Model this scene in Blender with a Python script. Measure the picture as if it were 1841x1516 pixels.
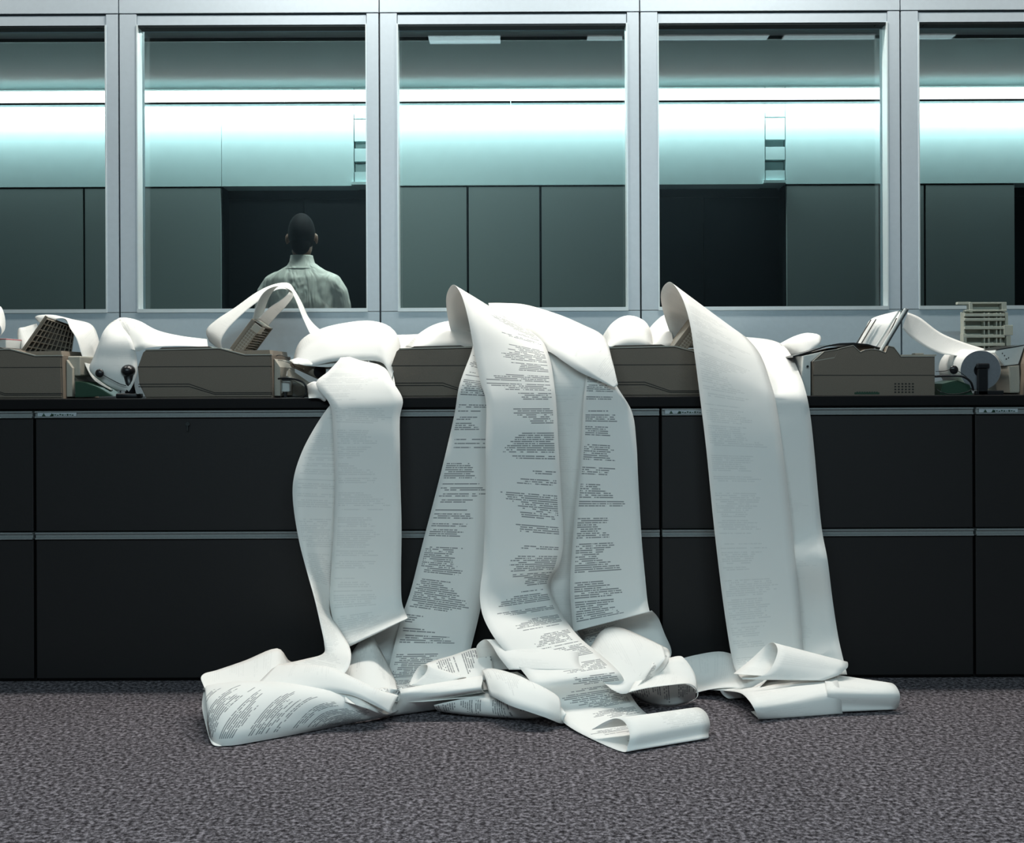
import bpy, bmesh, math, random
from mathutils import Vector, Matrix, noise
random.seed(7)
C = bpy.context.scene.collection
for o in list(bpy.data.objects): bpy.data.objects.remove(o)

# ------------------------------------------------------------------ camera
F = 2200.0; CX = 920.5; HY = 687.0; CH = 0.827; ROLL = 0.0042; WPX = 1841.0
cam = bpy.data.cameras.new('camera'); co = bpy.data.objects.new('camera', cam); C.objects.link(co)
cam.sensor_fit = 'HORIZONTAL'; cam.sensor_width = 36; cam.lens = F / WPX * 36
cam.shift_y = -(758.0 - HY) / WPX; cam.clip_end = 60
co.location = (0, 0, CH)
co.rotation_euler = (Matrix.Rotation(math.pi/2, 3, 'X') @ Matrix.Rotation(-ROLL, 3, 'Z')).to_euler()
S = bpy.context.scene; S.camera = co
S.view_settings.view_transform = 'Standard'; S.view_settings.look = 'None'
S.view_settings.exposure = 0.0; S.view_settings.gamma = 1.0; S.view_settings.use_curve_mapping = False

# ------------------------------------------------------------------ world and lights
w = bpy.data.worlds.new('world'); S.world = w; w.use_nodes = True
w.node_tree.nodes['Background'].inputs[0].default_value = (0.55, 0.68, 0.72, 1)
w.node_tree.nodes['Background'].inputs[1].default_value = 0.02

def area(name, loc, sx, sy, power, col, rot=(0, 0, 0), parent=None, spread=180):
    l = bpy.data.lights.new(name, 'AREA'); l.shape = 'RECTANGLE'; l.size = sx; l.size_y = sy
    l.energy = power; l.color = col; l.spread = math.radians(spread)
    o = bpy.data.objects.new(name, l); C.objects.link(o); o.location = loc; o.rotation_euler = rot
    if parent: o.parent = parent
    return o
CEIL = 2.87
COOL = (0.68, 0.92, 1.0); WARM = (1.0, 0.955, 0.88)
KEYS = [(-0.58, 3.72, 31), (0.72, 3.72, 31), (-2.0, 3.72, 12), (2.1, 3.72, 12)]     # lamps above the counter
FILLS = [(-0.27, 1.02, 0.42, 0.20, 1.5), (0.98, 1.02, 1.06, 0.09, 0.9), (2.1, 1.02, 1.0, 0.09, 0.7), (-1.6, -0.9, 1.2, 0.12, 52), (-0.1, -0.9, 1.2, 0.12, 62), (1.4, -0.9, 1.2, 0.12, 52)]  # strong back row is unseen fill, added behind the camera to light the fronts
WASH_POWER = 20
FAR_Y = 8.5

# ------------------------------------------------------------------ pixel <-> place helpers
cr, sr = math.cos(ROLL), math.sin(ROLL)
def ray(px, py):
    dx, dy = px - CX, py - HY
    return (dx*cr - dy*sr) / F, (dx*sr + dy*cr) / F
def PT(px, py, d):
    """point seen at a pixel: d >= 1 is distance from the camera plane, d < 1 is height above the floor"""
    rx, ry = ray(px, py)
    Y = d if d >= 1 else (CH - d) / ry
    return Vector((rx*Y, Y, CH - ry*Y))
def PX(px, Y): return (px - CX) / F * Y
def PZ(py, Y): return CH - (py - HY) / F * Y

# ------------------------------------------------------------------ materials
M = {}
def newmat(name):
    m = bpy.data.materials.new(name); m.use_nodes = True; M[name] = m
    nt = m.node_tree; return m, nt, nt.nodes['Principled BSDF']
def pm(name, col, rough=0.6, metal=0.0, nscale=0, namt=0.0, bump=0.0, spec=0.5, bscale=None):
    m, nt, b = newmat(name)
    b.inputs['Base Color'].default_value = (*col, 1); b.inputs['Roughness'].default_value = rough
    b.inputs['Metallic'].default_value = metal; b.inputs['Specular IOR Level'].default_value = spec
    if nscale:
        tc = nt.nodes.new('ShaderNodeTexCoord'); n = nt.nodes.new('ShaderNodeTexNoise')
        n.inputs['Scale'].default_value = nscale; n.inputs['Detail'].default_value = 4
        nt.links.new(tc.outputs['Object'], n.inputs['Vector'])
        if namt:
            mx = nt.nodes.new('ShaderNodeMix'); mx.data_type = 'RGBA'
            mx.inputs['A'].default_value = (*[c*(1-namt) for c in col], 1)
            mx.inputs['B'].default_value = (*[min(1, c*(1+namt)) for c in col], 1)
            nt.links.new(n.outputs['Fac'], mx.inputs['Factor']); nt.links.new(mx.outputs['Result'], b.inputs['Base Color'])
        if bump:
            bp = nt.nodes.new('ShaderNodeBump'); bp.inputs['Strength'].default_value = bump; bp.inputs['Distance'].default_value = 0.002
            nt.links.new(n.outputs['Fac'], bp.inputs['Height']); nt.links.new(bp.outputs['Normal'], b.inputs['Normal'])
    return m
def emit(name, col, s):
    m, nt, b = newmat(name); b.inputs['Base Color'].default_value = (*col, 1)
    b.inputs['Emission Color'].default_value = (*col, 1); b.inputs['Emission Strength'].default_value = s; return m

pm('aluminium', (0.52, 0.60, 0.66), 0.42, 0.2, 60, 0.05)
pm('aluminium_bead', (0.72, 0.80, 0.82), 0.35, 0.4, 60, 0.04)
pm('joint', (0.06, 0.07, 0.08), 0.7, 0, 60, 0.1)
pm('apron', (0.52, 0.62, 0.68), 0.36, 0.25, 60, 0.05)
pm('far_panel', (0.15, 0.185, 0.18), 0.55, 0, 220, 0.10)
pm('far_upper', (0.42, 0.56, 0.56), 0.5, 0, 12, 0.05)
pm('far_dark', (0.004, 0.007, 0.009), 0.6, 0, 6, 0.05, 0, 0.15)
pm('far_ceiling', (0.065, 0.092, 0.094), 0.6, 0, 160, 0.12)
pm('room_wall', (0.30, 0.33, 0.34), 0.8, 0, 40, 0.05)
pm('rear_wall', (0.045, 0.05, 0.055), 0.8, 0, 40, 0.05)
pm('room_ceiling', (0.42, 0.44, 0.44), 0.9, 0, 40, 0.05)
pm('counter', (0.0045, 0.004, 0.0045), 0.5, 0, 90, 0.2, 0, 0.2)
pm('cabinet', (0.0048, 0.0038, 0.0042), 0.55, 0, 90, 0.2, 0.1)
pm('rail', (0.26, 0.28, 0.28), 0.45, 0.3, 200, 0.15)
pm('slot', (0.05, 0.055, 0.055), 0.4, 0.6, 200, 0.15)
pm('ticket', (0.42, 0.47, 0.50), 0.5, 0, 300, 0.2)
pm('fax_body', (0.19, 0.15, 0.115), 0.6, 0, 500, 0.18, 0.25)
pm('fax_light', (0.42, 0.39, 0.33), 0.55, 0, 300, 0.08)
pm('fax_groove', (0.02, 0.018, 0.016), 0.7, 0, 100, 0.1)
pm('fax_lid', (0.08, 0.07, 0.06), 0.5, 0, 300, 0.1)
pm('fax_rib', (0.25, 0.21, 0.165), 0.55, 0, 300, 0.1)
pm('tray_beige', (0.44, 0.46, 0.39), 0.55, 0, 200, 0.06)
pm('black_plastic', (0.012, 0.012, 0.014), 0.3, 0, 80, 0.2)
pm('white_plastic', (0.62, 0.64, 0.62), 0.45, 0, 80, 0.04)
pm('green_plastic', (0.02, 0.06, 0.035), 0.4, 0, 80, 0.15)
pm('red_tape', (0.55, 0.03, 0.06), 0.5, 0, 80, 0.1)
pm('skin', (0.27, 0.155, 0.11), 0.5, 0, 120, 0.12)
pm('hair', (0.006, 0.004, 0.005), 0.75, 0, 260, 0.3, 0.4, 0.15)
pm('shirt', (0.74, 0.69, 0.62), 0.8, 0, 25, 0.05)
pm('trousers', (0.02, 0.022, 0.028), 0.8, 0, 80, 0.1)
pm('shoe', (0.01, 0.009, 0.008), 0.3, 0, 80, 0.1)
pm('roll_end', (0.20, 0.21, 0.23), 0.9, 0, 150, 0.12)
nt = M['shirt'].node_tree; b = nt.nodes['Principled BSDF']                 # cloth folds running down the back
tc = nt.nodes.new('ShaderNodeTexCoord'); mp = nt.nodes.new('ShaderNodeMapping'); mp.inputs['Scale'].default_value = (16, 16, 4)
n1 = nt.nodes.new('ShaderNodeTexNoise'); n1.inputs['Scale'].default_value = 1; n1.inputs['Detail'].default_value = 2; n1.inputs['Distortion'].default_value = 0.6
bp = nt.nodes.new('ShaderNodeBump'); bp.inputs['Strength'].default_value = 0.9; bp.inputs['Distance'].default_value = 0.03
nt.links.new(tc.outputs['Object'], mp.inputs['Vector']); nt.links.new(mp.outputs['Vector'], n1.inputs['Vector'])
nt.links.new(n1.outputs['Fac'], bp.inputs['Height']); nt.links.new(bp.outputs['Normal'], b.inputs['Normal'])
emit('lamp_tube', (0.97, 1.0, 0.98), 2.6)
emit('lamp_diffuser', (0.95, 1.0, 1.0), 1.6)

# carpet: loop pile speckle
m, nt, b = newmat('carpet')
tc = nt.nodes.new('ShaderNodeTexCoord'); mp = nt.nodes.new('ShaderNodeMapping'); mp.inputs['Scale'].default_value = (1, 1, 1)
n1 = nt.nodes.new('ShaderNodeTexNoise'); n1.inputs['Scale'].default_value = 95; n1.inputs['Detail'].default_value = 5; n1.inputs['Roughness'].default_value = 0.75
n2 = nt.nodes.new('ShaderNodeTexNoise'); n2.inputs['Scale'].default_value = 3; n2.inputs['Detail'].default_value = 2
cp = nt.nodes.new('ShaderNodeValToRGB'); e = cp.color_ramp.elements
e[0].position = 0.38; e[0].color = (0.014, 0.0115, 0.0135, 1); e[1].position = 0.62; e[1].color = (0.335, 0.305, 0.335, 1)
x = e.new(0.5); x.color = (0.105, 0.094, 0.104, 1)
mx = nt.nodes.new('ShaderNodeMix'); mx.data_type = 'RGBA'; mx.blend_type = 'MULTIPLY'; mx.inputs['Factor'].default_value = 0.25
nt.links.new(tc.outputs['Object'], mp.inputs['Vector']); nt.links.new(mp.outputs['Vector'], n1.inputs['Vector']); nt.links.new(mp.outputs['Vector'], n2.inputs['Vector'])
nt.links.new(n1.outputs['Fac'], cp.inputs['Fac']); nt.links.new(cp.outputs['Color'], mx.inputs['A']); nt.links.new(n2.outputs['Fac'], mx.inputs['B'])
nt.links.new(mx.outputs['Result'], b.inputs['Base Color']); b.inputs['Roughness'].default_value = 1.0; b.inputs['Specular IOR Level'].default_value = 0.1
bp = nt.nodes.new('ShaderNodeBump'); bp.inputs['Strength'].default_value = 0.6; bp.inputs['Distance'].default_value = 0.004
nt.links.new(n1.outputs['Fac'], bp.inputs['Height']); nt.links.new(bp.outputs['Normal'], b.inputs['Normal'])

# glass pane
m = bpy.data.materials.new('glass'); m.use_nodes = True; M['glass'] = m; nt = m.node_tree; nt.nodes.clear()
out = nt.nodes.new('ShaderNodeOutputMaterial'); tr = nt.nodes.new('ShaderNodeBsdfTransparent'); gl = nt.nodes.new('ShaderNodeBsdfGlossy')
tr.inputs[0].default_value = (0.97, 0.99, 0.985, 1); gl.inputs['Roughness'].default_value = 0.0; gl.inputs[0].default_value = (0.9, 1, 1, 1)
fr = nt.nodes.new('ShaderNodeFresnel'); fr.inputs[0].default_value = 1.45; ms = nt.nodes.new('ShaderNodeMixShader')
nt.links.new(fr.outputs[0], ms.inputs[0]); nt.links.new(tr.outputs[0], ms.inputs[1]); nt.links.new(gl.outputs[0], ms.inputs[2]); nt.links.new(ms.outputs[0], out.inputs[0])

def paper_mat(name, ink, density, u0, u1, base=(0.84, 0.83, 0.80), row=0.0056):
    """thermal paper with printed rows of characters; UV is in metres (u across, v along)"""
    m, nt, b = newmat(name); L = nt.links.new
    b.inputs['Roughness'].default_value = 0.75; b.inputs['Specular IOR Level'].default_value = 0.2
    def math_(op, a, c=None, d=None):
        n = nt.nodes.new('ShaderNodeMath'); n.operation = op
        for i, v in enumerate((a, c, d)):
            if v is None: continue
            if isinstance(v, (int, float)): n.inputs[i].default_value = v
            else: L(v, n.inputs[i])
        return n.outputs[0]
    uv = nt.nodes.new('ShaderNodeUVMap'); uv.uv_map = 'UVMap'; sp = nt.nodes.new('ShaderNodeSeparateXYZ'); L(uv.outputs[0], sp.inputs[0])
    u, v = sp.outputs[0], sp.outputs[1]
    r = math_('DIVIDE', v, row); rid = math_('FLOOR', r); rf = math_('FRACT', r)
    rowm = math_('LESS_THAN', rf, 0.55)
    def noise1(x, scale, off):
        n = nt.nodes.new('ShaderNodeTexNoise'); n.noise_dimensions = '1D'; n.inputs['Detail'].default_value = 0; n.inputs['Scale'].default_value = 1
        L(math_('MULTIPLY_ADD', x, scale, off), n.inputs['W']); return n.outputs['Fac']
    def white(x, y, off):
        n = nt.nodes.new('ShaderNodeTexWhiteNoise'); n.noise_dimensions = '2D'; c = nt.nodes.new('ShaderNodeCombineXYZ')
        L(math_('ADD', x, off), c.inputs[0])
        if isinstance(y, (int, float)): c.inputs[1].default_value = y
        else: L(y, c.inputs[1])
        L(c.outputs[0], n.inputs['Vector']); return n.outputs['Value']
    para = math_('GREATER_THAN', noise1(rid, 0.17, 3.3), 1.0 - density)
    blank = math_('GREATER_THAN', white(rid, 1.0, 5.5), 0.12)
    plen = noise1(rid, 0.09, 40.7)
    ln = math_('MULTIPLY_ADD', white(rid, 2.0, 9.5), 0.16, math_('MULTIPLY_ADD', plen, 0.9, 0.02))
    uu = math_('DIVIDE', math_('SUBTRACT', u, u0), u1 - u0)
    inside = math_('MULTIPLY', math_('GREATER_THAN', uu, math_('MULTIPLY', math_('GREATER_THAN', white(rid, 3.0, 1.1), 0.8), 0.06)), math_('LESS_THAN', uu, ln))
    cell = math_('FLOOR', math_('DIVIDE', u, 0.0018))
    ch = math_('GREATER_THAN', white(cell, rid, 0.0), 0.10)
    word = math_('GREATER_THAN', white(math_('FLOOR', math_('DIVIDE', u, 0.0105)), rid, 7.0), 0.10)
    k = math_('MULTIPLY', rowm, para)
    for q in (blank, inside, ch, word): k = math_('MULTIPLY', k, q)
    k = math_('MULTIPLY', k, ink)
    mx = nt.nodes.new('ShaderNodeMix'); mx.data_type = 'RGBA'
    n2 = nt.nodes.new('ShaderNodeTexNoise'); n2.inputs['Scale'].default_value = 9
    tc = nt.nodes.new('ShaderNodeTexCoord'); L(tc.outputs['Object'], n2.inputs['Vector'])
    vr = nt.nodes.new('ShaderNodeMix'); vr.data_type = 'RGBA'; vr.inputs['A'].default_value = (*[c*0.97 for c in base], 1); vr.inputs['B'].default_value = (*base, 1)
    L(n2.outputs['Fac'], vr.inputs['Factor']); L(vr.outputs['Result'], mx.inputs['A'])
    mx.inputs['B'].default_value = (0.07, 0.08, 0.095, 1); L(k, mx.inputs['Factor']); L(mx.outputs['Result'], b.inputs['Base Color'])
    bp = nt.nodes.new('ShaderNodeBump'); bp.inputs['Strength'].default_value = 0.12; bp.inputs['Distance'].default_value = 0.01
    n3 = nt.nodes.new('ShaderNodeTexNoise'); n3.inputs['Scale'].default_value = 14; n3.inputs['Detail'].default_value = 1
    L(tc.outputs['Object'], n3.inputs['Vector']); L(n3.outputs['Fac'], bp.inputs['Height']); L(bp.outputs['Normal'], b.inputs['Normal'])
    return m
paper_mat('paper_print', 0.70, 0.60, 0.012, 0.205)
paper_mat('paper_faint', 0.13, 0.62, 0.012, 0.205)
paper_mat('paper_plain', 0.05, 0.55, 0.012, 0.205)
paper_mat('paper_blank', 0.0, 0.1, 0.012, 0.205)

# ------------------------------------------------------------------ mesh helpers
def tagp(o, label=None, cat=None, group=None, kind=None):
    if label: o['label'] = label
    if cat: o['category'] = cat
    if group: o['group'] = group
    if kind: o['kind'] = kind
    return o
def obj(name, bm, mat, parent=None, smooth=False, mats=None):
    me = bpy.data.meshes.new(name); bm.normal_update(); bm.to_mesh(me); bm.free()
    for mm in (mats or [mat]): me.materials.append(M[mm])
    if smooth:
        for p in me.polygons: p.use_smooth = True
    o = bpy.data.objects.new(name, me); C.objects.link(o)
    if parent: o.parent = parent
    return o
def empty(name, loc=(0, 0, 0), rz=0.0):
    o = bpy.data.objects.new(name, None); C.objects.link(o); o.location = loc; o.rotation_euler = (0, 0, rz); o.empty_display_size = 0.05
    return o
def box(bm, x0, x1, y0, y1, z0, z1, bev=0.0, mtx=None):
    t = bmesh.new(); vs = [t.verts.new(v) for v in ((x0,y0,z0),(x1,y0,z0),(x1,y1,z0),(x0,y1,z0),(x0,y0,z1),(x1,y0,z1),(x1,y1,z1),(x0,y1,z1))]
    for f in ((3,2,1,0),(4,5,6,7),(0,1,5,4),(1,2,6,5),(2,3,7,6),(3,0,4,7)): t.faces.new([vs[i] for i in f])
    if bev > 0: bmesh.ops.bevel(t, geom=t.edges[:], offset=bev, segments=2, affect='EDGES', profile=0.5)
    if mtx is not None: t.transform(mtx)
    me = bpy.data.meshes.new('t'); t.to_mesh(me); t.free(); bm.from_mesh(me); bpy.data.meshes.remove(me); return bm
def bx(*a, **k): return box(bmesh.new(), *a, **k)
def prism(bm, pts, y0, y1, bev=0.0):
    """pts in (x, z), counter-clockwise seen from the camera side (-Y); extruded from y0 to y1"""
    t = bmesh.new(); A = [t.verts.new((x, y0, z)) for x, z in pts]; B = [t.verts.new((x, y1, z)) for x, z in pts]
    t.faces.new(A); t.faces.new(B[::-1]); n = len(pts)
    for i in range(n): t.faces.new((A[i], B[i], B[(i+1) % n], A[(i+1) % n]))
    bmesh.ops.recalc_face_normals(t, faces=t.faces[:])
    if bev > 0:
        ed = [e for e in t.edges if all(abs(v.co.y - y0) < 1e-6 for v in e.verts)]
        bmesh.ops.bevel(t, geom=ed, offset=bev, segments=2, affect='EDGES')
    me = bpy.data.meshes.new('t'); t.to_mesh(me); t.free(); bm.from_mesh(me); bpy.data.meshes.remove(me); return bm
def tube(bm, pts, r, n=8, cap=True):
    pts = [Vector(p) for p in pts]; rs = r if isinstance(r, (list, tuple)) else [r]*len(pts); rings = []
    up = Vector((0, 0, 1))
    for i, p in enumerate(pts):
        d = (pts[min(i+1, len(pts)-1)] - pts[max(i-1, 0)]).normalized()
        a = d.cross(up)
        if a.length < 1e-3: a = d.cross(Vector((1, 0, 0)))
        a.normalize(); c = a.cross(d).normalized()
        rings.append([bm.verts.new(p + (a*math.cos(t) + c*math.sin(t))*rs[i]) for t in [2*math.pi*k/n for k in range(n)]])
    for i in range(len(rings)-1):
        for k in range(n): bm.faces.new((rings[i][k], rings[i][(k+1) % n], rings[i+1][(k+1) % n], rings[i+1][k]))
    if cap: bm.faces.new(rings[0][::-1]); bm.faces.new(rings[-1])
    return bm
def cr_(p0, p1, p2, p3, t):
    return 0.5*((2*p1) + (p2-p0)*t + (2*p0-5*p1+4*p2-p3)*t*t + (3*p1-p0-3*p2+p3)*t*t*t)
def spline(pts, n=8):
    pts = [Vector(p) for p in pts]; o = []
    for i in range(len(pts)-1):
        a, b, c, d = pts[max(i-1, 0)], pts[i], pts[i+1], pts[min(i+2, len(pts)-1)]
        for k in range(n): o.append(cr_(a, b, c, d, k/n))
    o.append(pts[-1]); return o
def ellipsoid(bm, c, r, mtx=None, seg=20):
    m_ = Matrix.Translation(c) @ (mtx or Matrix()) @ Matrix.Diagonal((*r, 1))
    bmesh.ops.create_uvsphere(bm, u_segments=seg, v_segments=seg//2, radius=1, matrix=m_); return bm

# ------------------------------------------------------------------ the setting
def struct(name, bm, mat, parent=None):
    o = obj(name, bm, mat, parent)
    if parent is None: o['kind'] = 'structure'
    return o
WY = 4.035; GY = 4.10
XW = 4.6
struct('floor', bx(-XW, XW, -1.6, 10.2, -0.05, 0), 'carpet')
struct('ceiling', bx(-XW, XW, -1.6, 7.24, CEIL, CEIL+0.05), 'room_ceiling')
struct('wall_left', bx(-XW-0.1, -XW, -1.6, 10.2, 0, CEIL), 'room_wall')
struct('wall_right', bx(XW, XW+0.1, -1.6, 10.2, 0, CEIL), 'room_wall')
struct('wall_rear', bx(-XW, XW, -1.7, -1.6, 0, CEIL), 'rear_wall')
# partition below and above the windows
s_ = F / WY
def wx(px): return (px - CX) / s_
SILL = CH + (687-553)/s_; HEAD = CH + (687-42)/s_; TOPR = CH + (687-23)/s_
joints = [216 + 468.4*k for k in range(-4, 8)]
ap = bmesh.new()
for a, b_ in zip(joints[:-1], joints[1:]):
    box(ap, max(-XW, wx(a)+0.003), min(XW, wx(b_)-0.003), WY, WY+0.09, 0, SILL-0.012)
struct('wall_window', ap, 'apron')
tp = bmesh.new()
for a, b_ in zip(joints[:-1], joints[1:]):
    box(tp, max(-XW, wx(a)+0.002), min(XW, wx(b_)-0.002), WY, WY+0.09, TOPR+0.004, CEIL)
struct('wall_window_upper', tp, 'aluminium')
jm = bmesh.new()
for j in joints:
    if abs(wx(j)) < XW: box(jm, wx(j)-0.004, wx(j)+0.004, WY+0.012, WY+0.08, 0, CEIL)
box(jm, -XW, XW, WY+0.012, WY+0.08, TOPR-0.001, TOPR+0.005)
struct('trim_1', jm, 'joint')
for i, (a, b_) in enumerate(zip(joints[:-1], joints[1:])):
    if wx(a) < -XW or wx(b_) > XW: continue
    e = empty('window_%d' % (i+1), (wx((a+b_)/2), WY, SILL)); e['kind'] = 'structure'
    hw = wx(b_) - wx((a+b_)/2) - 0.003; st = 0.036 if i < 30 else 0
    sl = 30/s_; sR = 21/s_
    if i >= 4: pass
    f = bmesh.new(); H = TOPR - SILL; h2 = HEAD - SILL
    box(f, -hw, -hw+sl, 0, 0.09, -0.010, H); box(f, hw-sR, hw, 0, 0.09, -0.010, H)
    obj('window_frame', f, 'aluminium', e)
    f = bmesh.new(); box(f, -hw+sl+0.002, hw-sR-0.002, 0.004, 0.09, h2, H-0.003)
    obj('top_rail', f, 'aluminium', e)
    f = bmesh.new(); box(f, -hw+sl, hw-sR, -0.004, 0.09, -0.012, 0.0)
    for q in (0, 1):
        x0 = (-hw+sl, hw-sR-0.004)[q]; box(f, x0, x0+0.004, -0.003, 0.05, 0, h2)
    obj('glazing_bead', f, 'aluminium_bead', e)
    f = bmesh.new(); box(f, -hw+sl+0.004, hw-sR-0.004, 0.006, 0.055, h2-0.006, h2)
    for xx in (-hw+sl+0.03, hw-sR-0.03): box(f, xx-0.006, xx+0.006, 0.012, 0.03, h2-0.009, h2-0.006)
    obj('blind_track', f, 'slot', e)
    obj('pane', bx(-hw+sl, hw-sR, GY-WY-0.003, GY-WY+0.003, 0, h2), 'glass', e)

# far room behind the glass
sf = F / FAR_Y
def fx(px): return (px - CX) / sf
def fz(py): return CH + (HY - py) / sf
DOORTOP = fz(333); 
far = bmesh.new()
open_ = [(400, 676), (1137, 1414), (1827, 2110), (-340, -60)]
solid = [(-800, -340), (-60, 400), (676, 1137), (1414, 1827), (2110, 2700)]
seams = [152, 842, 973, 1583, 1664]
cuts = []
for a, b_ in solid:
    xs = [a] + [s for s in seams if a < s < b_] + [b_]
    cuts += list(zip(xs[:-1], xs[1:]))
for a, b_ in cuts: box(far, max(-XW, fx(a)+0.008), min(XW, fx(b_)-0.008), FAR_Y, FAR_Y+0.30, 0, DOORTOP-0.012) if fx(a) < XW and fx(b_) > -XW else None
struct('wall_far', far, 'far_panel')
struct('wall_far_core', bx(-XW, XW, FAR_Y+0.30, FAR_Y+0.42, 0, CEIL+0.05), 'far_dark')
j2 = bmesh.new()
for a, b_ in solid:
    if fx(a) < XW and fx(b_) > -XW: box(j2, max(-XW, fx(a)), min(XW, fx(b_)), FAR_Y+0.03, FAR_Y+0.29, 0, DOORTOP)
struct('trim_2', j2, 'far_dark')
up = bmesh.new(); cols = [(638, 676), (1377, 1414), (2116, 2150), (-100, -62)]
edges = [-900, -100, -62, 638, 676, 1377, 1414, 2116, 2150, 2800]
UT = fz(150)
for a, b_ in zip(edges[:-1], edges[1:]):
    if (a, b_) in cols or fx(a) > XW or fx(b_) < -XW: continue
    mid = [a, (400 if a == -62 else None), (1137+26 if a == 676 else None), b_]; mid = [q for q in mid if q is not None]
    for c_, d_ in zip(mid[:-1], mid[1:]):
        box(up, max(-XW, fx(c_)+0.0015), min(XW, fx(d_)-0.0015), FAR_Y-0.002, FAR_Y+0.30, DOORTOP, UT)
struct('wall_far_upper', up, 'far_upper')
for a, b_ in cols:
    cb = bmesh.new(); x0, x1 = fx(a)+0.004, fx(b_)-0.004
    if x1 < -XW or x0 > XW: continue
    box(cb, x0, x1, FAR_Y-0.001, FAR_Y+0.2, fz(212), UT); box(cb, x0, x1, FAR_Y-0.001, FAR_Y+0.2, fz(253), fz(214))
    for ya, yb, yc in ((253, 266, 289), (291, 308, 326)):
        box(cb, x0, x1, FAR_Y+0.05, FAR_Y+0.2, fz(yc), fz(ya)); box(cb, x0, x1, FAR_Y+0.0, FAR_Y+0.05, fz(yc), fz(yb)) 
    box(cb, x0-0.02, x1, FAR_Y-0.03, FAR_Y+0.2, fz(332), fz(327))
    struct('trim_3', cb, 'far_upper')
for k, (a, b_) in enumerate(open_):
    x0, x1 = fx(a), fx(b_)
    if x1 < -XW or x0 > XW: continue
    e = empty('door_%d' % (k+1), ((x0+x1)/2, FAR_Y+0.22, 0)); e['kind'] = 'structure'; h = (x1-x0)/2
    d = bmesh.new(); box(d, -h, -0.004, 0, 0.04, 0, DOORTOP-0.06); box(d, 0.004, h, 0, 0.04, 0, DOORTOP-0.06)
    obj('door_leaf', d, 'far_dark', e)
    d = bmesh.new(); box(d, -h, h, -0.02, 0.05, DOORTOP-0.06, DOORTOP); obj('door_head', d, 'far_dark', e)
    d = bmesh.new(); tube(d, [(-0.06, -0.05, 0.9), (-0.06, -0.05, 1.15)], 0.008); tube(d, [(0.06, -0.05, 0.9), (0.06, -0.05, 1.15)], 0.008); obj('door_handle', d, 'far_dark', e)
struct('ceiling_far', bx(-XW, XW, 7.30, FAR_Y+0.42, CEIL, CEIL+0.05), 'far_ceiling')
t4 = bmesh.new(); box(t4, -XW, XW, 7.24, 7.255, CEIL-0.02, CEIL+0.03); box(t4, -XW, XW, 6.98, 7.0, CEIL-0.02, CEIL)
struct('trim_4', t4, 'slot')
# long lamp along the head of the far wall
LY = FAR_Y - 0.20; lz0 = CH + (HY-183)*LY/F; lz1 = CH + (HY-161)*LY/F
for k in range(6):
    x0 = -XW + k*(2*XW/6); x1 = x0 + 2*XW/6 - 0.001; xm = (x0+x1)/2
    e = empty('strip_lamp', (xm, LY, lz0))
    nm = ['first', 'second', 'third', 'fourth', 'fifth', 'sixth'][k]
    tagp(e, '%s length from the left of the bright white strip lamp along the far wall' % nm, 'lamp', 'strip lamps along the far wall')
    h = (x1-x0)/2
    hb = bmesh.new(); box(hb, -h, h, -0.008, 0.06, -0.010, 0.004)
    hb2 = bmesh.new(); box(hb2, -h, h, -0.006, 0.04, 0.006, lz1-lz0)
    obj('diffuser', hb2, 'lamp_tube', e); obj('housing', hb, 'slot', e)
    area('wall_wash', (0, 0.13, lz1-lz0-0.03), 2*h, 0.07, WASH_POWER, (0.76, 0.98, 1.0), (math.radians(12), 0, 0), e)

# ceiling lamps of the near room; the back row is added fill light
def lamp(x, y, sx, sy, p, label, group, col):
    e = empty('ceiling_lamp', (x, y, CEIL)); tagp(e, label, 'lamp', group)
    f = bmesh.new(); box(f, -sx/2-0.015, sx/2+0.015, -sy/2-0.015, sy/2+0.015, -0.02, -0.001, 0.003); obj('frame', f, 'slot', e)
    f = bmesh.new(); box(f, -sx/2, sx/2, -sy/2, sy/2, -0.026, -0.0205); obj('diffuser', f, 'lamp_diffuser', e)
    area('lamp_light', (0, 0, -0.03), sx, sy, p, col, (0, 0, 0), e)
for i, (x, y, p) in enumerate(KEYS):
    lamp(x, y - 0.02, 0.62, 0.12, p*1.0, 'ceiling lamp above the counter, %s of the row' % ['second from left', 'third from left', 'leftmost', 'rightmost'][i], 'ceiling lamps over the counter', WARM)
for i, (x, y, sx, sy, p) in enumerate(FILLS):
    lamp(x, y, sx, sy, p, 'ceiling lamp over the open carpet, %s' % ['short one near the middle', 'long thin one right of the middle', 'at the far right', 'leftmost added fill of the back row', 'middle added fill of the back row', 'rightmost added fill of the back row'][i], 'ceiling lamps over the carpet', COOL)
# one ceiling lamp over the far room, lights the standing man from above
lamp(-0.9, 6.85, 1.2, 0.12, 30, 'ceiling lamp above the man in the far room', 'ceiling lamps in the far room', (0.76, 1.0, 0.97))

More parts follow.
